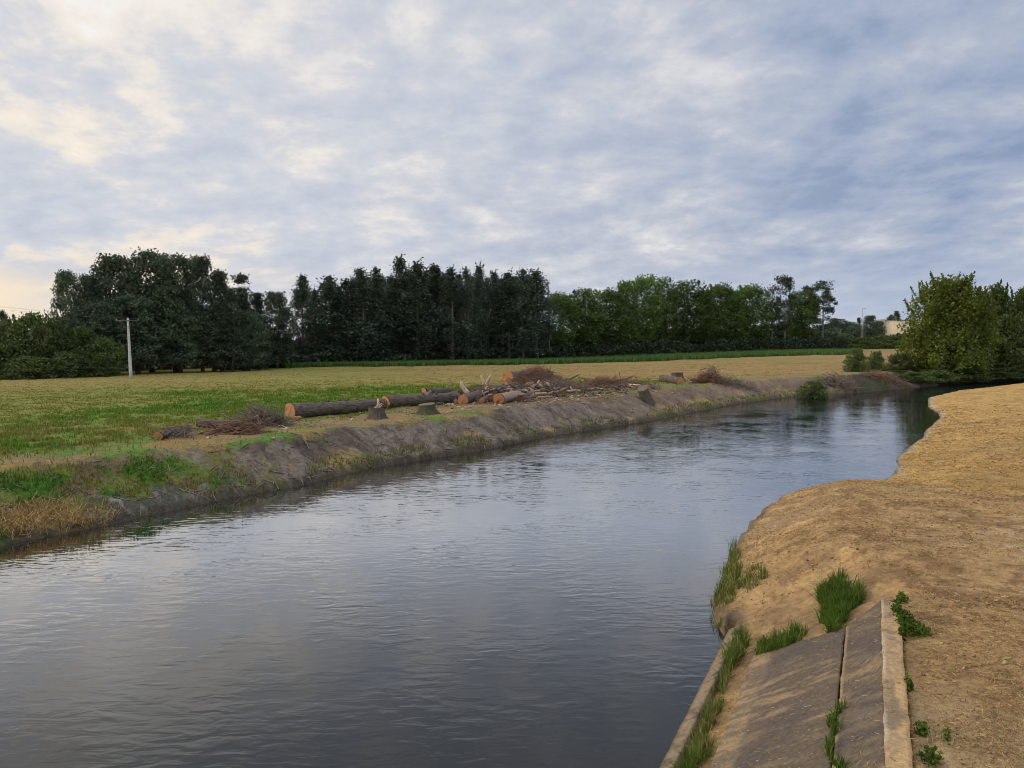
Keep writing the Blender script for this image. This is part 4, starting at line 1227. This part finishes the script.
for i_, (p_, q_, r_, mt_, lb_) in enumerate([
    ((470, 401), (478, 400), 2.6, M_LOGBARK, 'short dark billet lying between two round orange log ends'),
    ((491, 396), (500, 392), 2.4, M_PINKBARK, 'short peeled billet propped behind the peeled pinkish log'),
    ((524, 400), (535, 398), 2.2, M_LOGBARK, 'short dark billet beyond the far end of the peeled pinkish log'),
    ((534, 396), (546, 395), 2.0, M_PALEWOOD, 'pale barkless billet in front of the big brush pile'),
    ((548, 396), (558, 393), 1.8, M_PINKBARK, 'pinkish billet pointing away in front of the big brush pile'),
    ((455, 396), (462, 392), 2.2, M_LOGBARK, 'dark billet end left of the slanting split stick'),
    ((567, 393), (580, 392), 1.7, M_PALEWOOD, 'pale billet on the bare soil right of the heap'),
    ((468, 395), (482, 391), 3.4, M_LOGBARK, 'dark log chunk with orange end just under the forked branch'),
    ((492, 398), (497, 391), 3.0, M_LOGBARK, 'log chunk with orange end above the thin log'),
    ((506, 394), (522, 389), 3.6, M_LOGBARK, 'log chunk lying over the pinkish log towards the brush pile'),
    ((523, 393), (536, 390), 2.8, M_PINKBARK, 'reddish log chunk at the left foot of the big brush pile'),
    ((456, 404), (450, 399), 2.6, M_LOGBARK, 'dark chunk at the right tip of the ragged log'),
    ((538, 399), (552, 398), 1.6, M_PINKBARK, 'thin reddish chunk on the bank edge below the heap'),
    ((512, 397), (518, 393), 2.0, M_LOGBARK, 'dark billet jammed behind the peeled pinkish log')]):
    log_px(p_, q_, r_, r_ * .85, lb_, 60 + i_, bark=mt_, cut=M_CUT if mt_ is not M_PALEWOOD else M_CUTPALE, knots=0, name='billet', group='short billets strewn in the heap')
stick([(497, 392, 2), (505, 391, 5), (513, 391, 6)], 1.3, 'pale curved limb lying over the middle of the heap', M_PALEWOOD)
stick([(517, 395, 1), (528, 393, 3), (540, 393, 2)], 1.1, 'pale limb lying from the pinkish log towards the big brush pile', M_PALEWOOD)
stick([(583, 391, 1), (596, 390, 2), (606, 391, 1)], 1.0, 'pale stick on bare soil below the low brush', M_PALEWOOD)

def brush(px, py, w, h, label, seed, n, mat, depth=0.6, dirn=0.0, spread=0.7, tw=(0.018, 0.045), lens=(0.8, 2.4)):
    """a heap of cut twigs: footprint w px wide, h px high at ground pixel (px, py)"""
    c = hit(px, py); k = c[1] / FPX; rng = np.random.default_rng(seed)
    a, b, H = w * k / 2, w * k / 2 * depth, h * k
    mb = MB()
    for i in range(n):
        r = math.sqrt(rng.random()); t = rng.uniform(0, 6.28)
        x, y = a * r * math.cos(t), b * r * math.sin(t)
        zt = H * (0.55 + 0.9 * float(vnoise(np.array([x * 1.1 + seed]), np.array([y * 1.1]), seed)[0])) * max(0.06, 1 - r ** 1.7) * rng.uniform(0.02, 1.0) ** 0.6
        L = rng.uniform(*lens); az_ = dirn + rng.normal() * spread * 1.5; el = rng.normal() * 0.42 + 0.10
        d = np.array([math.cos(az_) * math.cos(el), math.sin(az_) * math.cos(el), math.sin(el)])
        p = np.array([x, y, zt]); q = rng.normal(size=3) * 0.14 * L
        P_ = np.array([p - d * L / 2, p - d * L / 6 + q * .5, p + d * L / 6 + q * .6, p + d * L / 2 + (0, 0, rng.uniform(-.1, .25))])
        gl = np.array([ground_fast(c[0] + u_[0], c[1] + u_[1]) for u_ in P_]) - c[2]
        P_[:, 2] = np.maximum(P_[:, 2] + gl, gl + 0.02)
        r0 = rng.uniform(*tw); mb.tube(P_, [r0, r0 * .85, r0 * .6, r0 * .3], 4, False)
    o = mb.build('brush_pile', mat); o.location = tuple(c)
    tag(o, label, 'brush pile', 'heaps of cut brushwood'); return o
_gg = {}
def ground_fast(x, y):
    k = (round(x * 2), round(y * 2))
    if k not in _gg: _gg[k] = float(land(np.array([k[0] / 2]), np.array([k[1] / 2]), False)['z'][0])
    return _gg[k]
brush(540, 387, 60, 17, 'big reddish-brown brush pile heaped over the timber', 31, 900, M_TWIG, 0.7, 0.1, 0.8)
brush(560, 391, 76, 9, 'low scattered twigs spilling in front of the big brush pile', 32, 380, M_TWIGGREY, 0.5)
brush(603, 387, 90, 8, 'long low bank of cut branches to the right of the big brush pile', 33, 480, M_TWIG, 0.35, 0.1, 0.5)
brush(709, 383, 32, 13, 'domed reddish brush heap beyond the leaning stump', 34, 300, M_TWIG, 0.7, 1.0, 0.9, (0.02, 0.045))
brush(728, 383, 64, 5, 'flat dark line of twigs trailing right of the domed brush heap', 35, 160, M_TWIGGREY, 0.3, 0.0, 0.4)
brush(262, 426, 50, 13, 'tangle of grey branches between the second log and the longest log', 36, 330, M_TWIGGREY, 0.45, 0.2, 0.6, (0.014, 0.04))
brush(238, 433, 50, 5, 'low brown branches lying below the second log at the left', 37, 170, M_TWIG, 0.4, 0.1, 0.5, (0.014, 0.035))
brush(176, 437, 28, 6, 'little twig heap behind the half sunk leftmost log', 38, 70, M_TWIGGREY, 0.5, 0.2, 0.6, (0.012, 0.03))
brush(476, 397, 56, 12, 'twigs jammed between the logs of the heap', 39, 320, M_TWIG, 0.5, 0.2, 0.8, (0.016, 0.04), (0.6, 1.6))
brush(646, 389, 26, 5, 'small twig heap beside the leaning stump', 42, 60, M_TWIGGREY, 0.5)
brush(840, 386, 36, 12, 'grey exposed roots and driftwood on the bank by the small bright bush', 40, 200, M_TWIGGREY, 0.5, 0.1, 0.7, (0.025, 0.06))
brush(885, 380, 50, 6, 'brown debris on the bank below the big round tree', 41, 160, M_TWIG, 0.4, 0.1, 0.7, (0.02, 0.05))
brush(500, 401, 64, 6, 'flattened brown twigs in front of the peeled pinkish log', 43, 260, M_TWIG, 0.4, 0.2, 0.7, (0.016, 0.04), (0.5, 1.5))
brush(410, 402, 40, 7, 'thin twigs lying between the two stumps and the ragged log', 44, 130, M_TWIGGREY, 0.4, 0.2, 0.7, (0.014, 0.03), (0.5, 1.4))
# chips and bark torn off round the heap
rng = np.random.default_rng(55)
mb = MB()
for i in range(420):
    px = rng.normal(540, 55) if i < 300 else rng.uniform(180, 660)
    py = np.interp(px, [180, 300, 400, 520, 650], [434, 423, 413, 399, 390]) + rng.normal() * 4.5
    c = hit(px, py); L = rng.uniform(0.10, 0.45); a_ = rng.uniform(0, 6.28)
    M_ = Matrix.Translation(c + (0, 0, 0.03)) @ Matrix.Rotation(a_, 4, 'Z') @ Matrix.Rotation(rng.normal() * .3, 4, 'X') @ Matrix.Rotation(rng.normal() * .3, 4, 'Y')
    mb.box((-L / 2, -L * .18, -0.015), (L / 2, L * .18, 0.02), M_)
tag(mb.build('wood_chips', M_CHIP), 'pale wood chips and torn bark strewn round the felled timber', 'wood chips', kind='stuff')

# dead twigs and roots washed along the left bank
rng = np.random.default_rng(58)
mb = MB()
n_ = 0
while n_ < 420:
    k_ = rng.integers(2, 17); t_ = rng.random()
    q_ = LPTS[k_] + (LPTS[k_ + 1] - LPTS[k_]) * t_; e_ = (LPTS[k_ + 1] - LPTS[k_]); e_ = e_ / np.linalg.norm(e_)
    if np.hypot(*q_) > 24 + 90 * rng.random() ** 1.5: continue
    w_ = np.array([-e_[1], e_[0]]) * (0.15 + LW[k_] * rng.random() ** 1.6)
    x_, y_ = q_ + w_; a_ = rng.uniform(0, 6.28); L_ = rng.uniform(.15, .8)
    d_ = np.array([math.cos(a_), math.sin(a_)]) * L_ / 2
    P_ = np.array([(x_ - d_[0], y_ - d_[1], 0), (x_ + rng.normal() * .04, y_ + rng.normal() * .04, 0), (x_ + d_[0], y_ + d_[1], 0)])
    P_[:, 2] = [max(0.0, ground_z(*u_[:2])) + rng.uniform(.0, .06) for u_ in P_]
    mb.tube(P_, [rng.uniform(.012, .03)] * 2 + [.008], 4, False); n_ += 1
tag(mb.build('twig_litter', M_TWIGGREY), 'dead twigs and root ends scattered down the bare left bank', 'twigs', kind='stuff')

# broken lumps of wood and slabs of bark heaped between the logs
rng = np.random.default_rng(59)
dark_, pale_ = MB(), MB()
for i in range(330):
    px = rng.normal(520, 38) if i < 240 else rng.uniform(560, 650)
    base_y = np.interp(px, [440, 520, 560, 650], [400, 396, 391, 387])
    py = base_y + rng.normal() * 3.2
    c = hit(px, py); hgt = max(0, 1.0 - ((px - 515) / 60) ** 2) * max(0, 1 - ((py - base_y) / 6) ** 2) * rng.random() * 0.9
    L = rng.uniform(0.25, 1.1); r_ = rng.uniform(0.03, 0.11)
    az_ = rng.uniform(0, 6.28); el = rng.normal() * 0.3
    d = np.array([math.cos(az_) * math.cos(el), math.sin(az_) * math.cos(el), math.sin(el)]) * L / 2
    o_ = c + (0, 0, r_ * .8 + hgt + abs(d[2]))
    mb = pale_ if rng.random() < 0.34 else dark_
    mb.tube([o_ - d, o_ + rng.normal(size=3) * .03, o_ + d], [r_, r_ * 1.05, r_ * .6], 6, True, .25, rng)
tag(dark_.build('broken_wood', M_LOGBARK), 'dark broken limbs and bark slabs heaped between the logs', 'debris', kind='stuff')
tag(pale_.build('split_wood_debris', M_PINKBARK), 'pale split wood pieces heaped between the logs', 'debris', kind='stuff')

# ================================================================== grass, straw, reeds, crop
def blades(base, h, wd, rng, lean=0.45, cols=None, droop=0.35):
    """one bent grass blade per base point"""
    n = len(base)
    a = rng.uniform(0, 2 * math.pi, n)
    l = np.abs(rng.normal(size=n)) * lean
    d = np.stack([np.cos(a), np.sin(a), 0 * a], 1)
    b2 = rng.uniform(0, 2 * math.pi, n)
    side = np.stack([np.cos(b2), np.sin(b2), 0 * b2], 1) * (wd / 2)[:, None]
    up = np.array([0, 0, 1.0])
    mid = base + (up * 0.6 + d * (l * 0.45)[:, None]) * h[:, None]
    tip = base + (up * (1 - droop * np.minimum(l, 1.5))[:, None] + d * (l * 1.15)[:, None]) * h[:, None]
    v = np.stack([base - side, base + side, mid + side * 0.75, mid - side * 0.75, tip], 1).reshape(-1, 3)
    k = np.arange(n)[:, None] * 5
    f4 = k + np.array([[0, 1, 2, 3]]); f3 = k + np.array([[3, 2, 4]])
    return v, [f4, f3], (np.repeat(cols, 5, 0) if cols is not None else None)

M_GRASS = blade_mat('grass_blade', 0.30)
M_STRAWB = blade_mat('dry_straw', 0.15)
M_WEED = blade_mat('weed_leaf', 0.3)

def jitter(c, rng, s=0.17):
    return np.clip(c * (1 + rng.normal(size=(len(c), 1)) * s) * (1 + rng.normal(size=(len(c), 3)) * 0.06), 0.004, 0.9)

# ---- the meadow and the left bank
rng = np.random.default_rng(21)
N = 450000
az_ = rng.uniform(-47, 35, N); py_ = 341 + 4.7 * FPX / np.exp(rng.uniform(math.log(22), math.log(150), N))
d_ = 4.7 * FPX / (py_ - 341)
x = np.sin(np.radians(az_)) * d_; y = np.cos(np.radians(az_)) * d_
g = land(x, y)
ok = ~g['ins'] & ~g['right'] & (g['dl'] > 0.12)
x, y = x[ok], y[ok]; g = {k: v[ok] for k, v in g.items()}
c, lush, trk = field_colour(x, y, g)
c, st, ash, bare, slope = bank_colour(x, y, g, c)
d_ = np.hypot(x, y)
bald = np.clip(slope * bare * 0.94 + ash * 0.97 + trk * 0.95 + 0.55 * sst(d_, 80, 105), 0, 0.97)
tuft = fbm(x, y, 0.8, 3, 81)
keep = rng.random(len(x)) > bald
keep &= rng.random(len(x)) < 0.25 + 1.5 * sst(tuft, 0.35, 0.65)
h = 0.06 + 0.11 * lush + 0.07 * rng.random(len(x)) + 0.05 * slope * (1 - bare) * (1 - 0.5 * st)
h *= (1 - 0.5 * slope)
h *= (0.55 + 0.9 * sst(tuft, 0.35, 0.7)) * (1 - 0.35 * sst(d_, 70, 120))
h = np.where(slope * bare > 0.5, 0.10 + 0.12 * rng.random(len(x)), h)
fringe = (slope * bare > 0.4) & (g['dl'] > 0.25) & (g['dl'] < 1.1) & (fbm(x, y, 2.2, 3, 93) > 0.47)
keep |= fringe & (rng.random(len(x)) < 0.6)
c = np.where(fringe[:, None], YGREEN * 0.75, c); h = np.where(fringe, 0.12 + 0.2 * rng.random(len(x)), h)
near_wild = (x / np.maximum(y, 1) < -0.625) & (slope > 0.3)
h = np.where(near_wild, h * 1.5, h)
c = np.where(near_wild[:, None] & (st < 0.3)[:, None], GREEN * 0.8, c) * 1.12
pick = rng.random(len(x))
c = np.where((pick < 0.07)[:, None], YGREEN, c); c = np.where((pick > 0.97)[:, None], STRAW * 0.8, c)
wd = np.maximum(0.014, d_ * 0.0011) * rng.uniform(0.7, 1.4, len(x))
base = np.stack([x, y, g['z'] - 0.02], 1)
m1 = keep & (g['dlw'] >= g['lw']); m2 = keep & (g['dlw'] < g['lw'])
for nm, mk, lb in (('meadow_grass', m1, 'short green and yellowing grass of the field on the left bank'), ('bank_grass', m2, 'rough grass and dry straw on the slope of the left bank')):
    v, f, cc = blades(base[mk], h[mk], wd[mk], rng, 0.5, jitter(c[mk], rng))
    tag(mesh_np(nm, v, f, M_GRASS, None, False, cc), lb, 'grass', kind='stuff')
# lodged straw at the near end of the left bank
N = 16000
px_ = rng.uniform(0, 150, N); 
pts = []
x = rng.uniform(-21, -12, N); y = rng.uniform(22, 31, N); g = land(x, y)
okk = ~g['ins'] & (g['dl'] > 0.05)
_, st, ash, *_r = bank_colour(x, y, g, np.zeros((N, 3)))
okk &= rng.random(N) < st
base = np.stack([x, y, g['z']], 1)[okk]
v, f, cc = blades(base, rng.uniform(0.25, 0.55, len(base)), rng.uniform(0.012, 0.03, len(base)), rng, 1.6, jitter(np.tile(STRAW * 1.05, (len(base), 1)), rng, 0.3), 0.55)
tag(mesh_np('dead_reeds', v, f, M_STRAWB, None, False, cc), 'pale lodged dry reeds hanging over the water at the near left bank', 'reeds', kind='stuff')

# ---- young crop in front of the trees
N = 60000
px_ = rng.uniform(215, 862, N); Df = np.interp(px_, [215, 330, 500, 700, 862], [143, 151, 155, 164, 175]); Db = np.interp(px_, [215, 300, 550, 830, 862], [144, 153, 181, 221, 226])
Df = Df + (fbm(px_ * .1, px_ * 0, 1.2, 4, 95) - .5) * 7
D_ = Df + (Db - Df) * rng.random(N) ** 1.3
x = (px_ - 512) / FPX * D_; zz = land(x, D_, False)['z']
base = np.stack([x, D_, zz], 1)
CROP = np.array((0.120, 0.210, 0.060))
v, f, cc = blades(base, rng.uniform(0.6, 1.1, N), rng.uniform(0.16, 0.30, N), rng, 0.35, jitter(np.tile(CROP, (N, 1)), rng, 0.22))
tag(mesh_np('crop', v, f, M_GRASS, None, False, cc), 'bright green strip of young crop in front of the dark trees', 'crop', kind='stuff')

def surf_z(x, y):
    z = land(x, y)['z']
    s = (x - TOE0[0]) * AX[0] + (y - TOE0[1]) * AX[1]; p = (x - TOE0[0]) * NR[0] + (y - TOE0[1]) * NR[1]
    zl = np.where(p < WC, 0.12 + 1.70 * p / WC, 1.82)
    return np.where((s < sa) & (p > P0S) & (p < WC + .3), np.maximum(z, zl), z)
# ---- dry mown grass lying on the sandy bank
N = 230000
az_ = rng.uniform(2, 36.5, N); d_ = np.exp(rng.uniform(math.log(7.2), math.log(80), N))
x = np.sin(np.radians(az_)) * d_; y = np.cos(np.radians(az_)) * d_
g = land(x, y)
pad = fbm(x, y, 0.7, 4, 72, .6); pad2 = fbm(x, y, 3.0, 3, 74)
ok = ~g['ins'] & g['right'] & (g['dr'] > 0.25) & (rng.random(N) < np.where(g['conc'] & (g['dr'] < 3.4), np.where((g['dr'] > P0S) & (g['dr'] < WC), 0.05, 0.35), 0.10 + 1.1 * sst(pad * .6 + pad2 * .4, 0.40, 0.62)))
x, y, d_ = x[ok], y[ok], d_[ok]; z = surf_z(x, y); n = len(x)
a = rng.uniform(0, math.pi, n); L = np.maximum(rng.uniform(0.02, 0.09, n), d_ * 0.0028 * rng.uniform(.5, 1.2, n)); W = np.maximum(0.004, d_ * 0.00045) * rng.uniform(.7, 1.4, n)
dv = np.stack([np.cos(a), np.sin(a), rng.normal(size=n) * .16], 1) * (L / 2)[:, None]; sv = np.stack([-np.sin(a), np.cos(a), rng.normal(size=n) * .5], 1) * (W / 2)[:, None]
ctr = np.stack([x, y, z + rng.uniform(0.006, 0.035, n)], 1)
v = np.stack([ctr - dv - sv, ctr - dv + sv, ctr + dv + sv, ctr + dv - sv], 1).reshape(-1, 3)
pal = np.array([(0.54, 0.36, 0.16), (0.46, 0.29, 0.12), (0.32, 0.19, 0.085), (0.60, 0.43, 0.22), (0.18, 0.105, 0.05), (0.28, 0.21, 0.07)])
cc = jitter(pal[rng.choice(6, n, p=[.24, .26, .22, .06, .18, .04])], rng, .12)
tag(mesh_np('straw_litter', v, np.arange(n * 4).reshape(n, 4), M_STRAWB, None, False, np.repeat(cc, 4, 0)), 'dry mown straw lying over the sandy right bank', 'straw', kind='stuff')
# short dead stubble standing among it
N = 90000
az_ = rng.uniform(4, 36.5, N); d_ = np.exp(rng.uniform(math.log(7.2), math.log(60), N))
x = np.sin(np.radians(az_)) * d_; y = np.cos(np.radians(az_)) * d_
g = land(x, y)
ok = ~g['ins'] & g['right'] & (g['dr'] > 0.15) & ~(g['conc'] & (g['dr'] < 3.4)) & (rng.random(N) < 0.06 + 0.9 * sst(fbm(x, y, 0.6, 4, 78, .6) * .6 + fbm(x, y, 4.0, 3, 79) * .4, 0.44, 0.62))
x, y, d_ = x[ok], y[ok], d_[ok]; n = len(x)
cc = jitter(np.array([(0.44, 0.29, 0.12), (0.30, 0.19, 0.08), (0.36, 0.27, 0.10), (0.20, 0.20, 0.05)])[rng.choice(4, n, p=[.4, .33, .2, .07])], rng, .2)
v, f, cc = blades(np.stack([x, y, g['z'][ok] - .005], 1), rng.uniform(0.025, 0.085, n), np.maximum(0.006, d_ * 0.0006) * rng.uniform(.7, 1.3, n), rng, 0.9, cc)
tag(mesh_np('dry_stubble', v, f, M_STRAWB, None, False, cc), 'short dead grass stubble on the sandy right bank', 'stubble', kind='stuff')
# clods of soil
N = 9000
az_ = rng.uniform(5, 36.5, N); d_ = np.exp(rng.uniform(math.log(7.5), math.log(34), N))
x = np.sin(np.radians(az_)) * d_; y = np.cos(np.radians(az_)) * d_; g = land(x, y)
ok = ~g['ins'] & g['right'] & (g['dr'] > 0.2) & ~(g['conc'] & (g['dr'] < 3.4)) & (rng.random(N) < sst(fbm(x, y, 1.2, 3, 88), .40, .62) + .5 * (g['dr'] < 2.8))
x, y, z = x[ok], y[ok], g['z'][ok]; n = len(x)
s = np.minimum(np.exp(rng.normal(-4.1, 0.5, n)), 0.055)
oc = np.array([(1, 0, 0), (0, 1, 0), (-1, 0, 0), (0, -1, 0), (0, 0, .8), (0, 0, -.6)], float)
v = (np.stack([x, y, z + s * .25], 1)[:, None] + oc[None] * s[:, None, None] * rng.uniform(.6, 1.3, (n, 6, 1))).reshape(-1, 3)
ofc = np.array([(0, 1, 4), (1, 2, 4), (2, 3, 4), (3, 0, 4), (1, 0, 5), (2, 1, 5), (3, 2, 5), (0, 3, 5)])
cc = jitter(np.array([(0.40, 0.26, 0.13), (0.24, 0.15, 0.08), (0.5, 0.35, 0.18)])[rng.choice(3, n)], rng, .15)
tag(mesh_np('soil_clods', v, (np.arange(n)[:, None, None] * 6 + ofc[None]).reshape(-1, 3), M_STRAWB, None, False, np.repeat(cc, 6, 0)), 'small lumps of dry soil on the right bank', 'soil', kind='stuff')

# ---- single tufts on the right bank
TUFT_G = np.array((0.088, 0.165, 0.026)); TUFT_Y = np.array((0.145, 0.165, 0.035)); TUFT_D = np.array((0.36, 0.27, 0.12))
def tuft(poly_px, n, hts, cols, probs, label, seed, wd=(0.008, 0.018), lean=0.5, name='grass_tuft', cat='grass', group='grass tufts on the right bank', zoff=0.0):
    """grass growing inside a ground outline given by photograph pixels"""
    rng = np.random.default_rng(seed)
    def surf_hit(px, py):
        h = hit(px, py); s_, p_ = on_lining(px, py)
        if s_ < sa and P0S < p_ < WC + .3: return lining(s_, p_)[:3]
        return h
    P_ = np.array([surf_hit(*q)[:2] for q in poly_px])
    lo, hi = P_.min(0), P_.max(0)
    q = rng.uniform(lo, hi, (n * 6, 2)); ins = inside_poly(q[:, 0], q[:, 1], P_); q = q[ins][:n]
    clump = fbm(q[:, 0], q[:, 1], 0.25, 3, seed); q = q + (fbm(q[:, 0], q[:, 1], .5, 3, seed + 9)[:, None] - .5) * np.array([.35, -.3]); q = q[rng.random(len(q)) < 0.08 + 1.3 * sst(clump, .40, .58)]
    z = surf_z(q[:, 0], q[:, 1])
    o0 = np.array([*P_.mean(0), 0]); o0[2] = float(np.median(z))
    base = np.stack([q[:, 0], q[:, 1], z - 0.01], 1) - o0
    c = jitter(np.array(cols)[rng.choice(len(cols), len(q), p=probs)], rng, .2)
    h = rng.uniform(*hts, len(q)) * (0.6 + 0.8 * fbm(q[:, 0], q[:, 1], 0.3, 2, seed + 3))
    v, f, cc = blades(base, h, rng.uniform(*wd, len(q)), rng, lean, c)
    o = mesh_np(name, v, f, M_GRASS, None, False, cc); o.location = tuple(o0)
    tag(o, label, cat, group); return o
G3 = [TUFT_G, TUFT_G * 0.65, TUFT_Y]
tuft([(822, 592), (838, 576), (858, 582), (868, 600), (850, 614), (836, 632), (822, 620)], 5200, (0.18, 0.38), G3, [.45, .25, .30], 'largest lush green grass clump at the head of the concrete slabs', 61, lean=.6)
tuft([(824, 612), (838, 612), (837, 640), (828, 634)], 900, (0.15, 0.30), G3, [.5, .2, .3], 'green grass hanging from the largest clump into the slab joint', 62)
tuft([(756, 648), (776, 636), (800, 632), (804, 640), (784, 650), (760, 657)], 2600, (0.15, 0.30), G3, [.5, .22, .28], 'rounded green grass clump at the far edge of the lower slab', 63, lean=.55)
tuft([(722, 665), (734, 640), (745, 634), (743, 652), (734, 668), (724, 676)], 1500, (0.22, 0.42), [TUFT_G, TUFT_Y, TUFT_D], [.6, .25, .15], 'upright green grass tuft beside the far end of the toe beam', 64)
tuft([(683, 768), (705, 712), (722, 676), (731, 673), (719, 712), (702, 768)], 2300, (0.14, 0.34), [TUFT_G, TUFT_Y, TUFT_D], [.32, .33, .35], 'strip of mixed green and dry grass between toe beam and lower slab', 65)
tuft([(676, 800), (684, 764), (702, 764), (694, 800)], 1200, (0.25, 0.45), G3, [.6, .2, .2], 'dense green grass beside the toe beam at the bottom edge of the photo', 66)
tuft([(829, 768), (829, 712), (836, 708), (838, 768), (838, 790), (830, 790)], 1300, (0.08, 0.20), G3, [.5, .25, .25], 'thin line of grass growing in the joint between the slabs', 67)
tuft([(712, 628), (714, 600), (724, 572), (736, 550), (746, 566), (734, 590), (724, 625)], 2400, (0.14, 0.34), [TUFT_G, TUFT_Y, TUFT_D], [.35, .45, .20], 'yellow-green reedy grass at the water edge of the sandy bank', 68, wd=(.008, .02))
tuft([(738, 588), (752, 568), (764, 576), (752, 594)], 700, (0.12, 0.28), [TUFT_G, TUFT_Y, TUFT_D], [.35, .4, .25], 'thin greenish grass patch on the slope above the reedy edge', 69)
tuft([(730, 560), (734, 545), (738, 548), (735, 566)], 200, (0.35, 0.55), [TUFT_G, TUFT_Y], [.6, .4], 'few tall reed blades standing at the water by the sandy bank', 70, lean=.2)
def weed(px, py, w, n, label, seed, leaf=(0.02, 0.05)):
    h = hit(px, py); k = h[1] / FPX; rng = np.random.default_rng(seed)
    q = rng.normal(size=(n, 2)) * np.array([w * k / 3.2, w * k / 2.2])
    n = n * 3; q = np.clip(rng.normal(size=(n, 2)), -1.7, 1.7) * np.array([w * k / 4.2, w * k / 2.6])
    z = surf_z(h[0] + q[:, 0], h[1] + q[:, 1]) - h[2]
    pts = np.stack([q[:, 0], q[:, 1], z + rng.uniform(0.01, 0.14, n)], 1)
    v, f, _ = leaf_quads(pts, 1.0, rng, 0.5, 1.5); v = np.repeat(pts, 4, 0) + (v - np.repeat(pts, 4, 0)) * np.repeat(rng.uniform(*leaf, n), 4)[:, None]
    cc = np.repeat(jitter(np.array([TUFT_G, TUFT_G * .7, TUFT_Y * .8])[rng.choice(3, n)], rng), 4, 0)
    o = mesh_np('weed', v, f, M_WEED, None, False, cc); o.location = tuple(h)
    tag(o, label, 'weed', 'weeds on the sandy bank'); return o
weed(897, 606, 17, 150, 'leafy weed just right of the top corner of the concrete', 81)
weed(902, 620, 18, 140, 'leafy weed in the middle of the weed strip right of the cap', 82)
weed(912, 632, 26, 260, 'widest leafy weed patch right of the concrete cap', 83)
weed(902, 645, 6, 40, 'tiny weed below the widest weed patch', 84)
weed(909, 690, 6, 40, 'small weed beside the cap halfway down the slab', 85)
weed(921, 734, 11, 40, 'small green weed near the lower end of the cap', 86)
weed(947, 741, 8, 14, 'small green weed standing off to the right on the sand', 87)
weed(930, 762, 20, 60, 'green weed at the bottom edge of the photo beside the cap', 88)
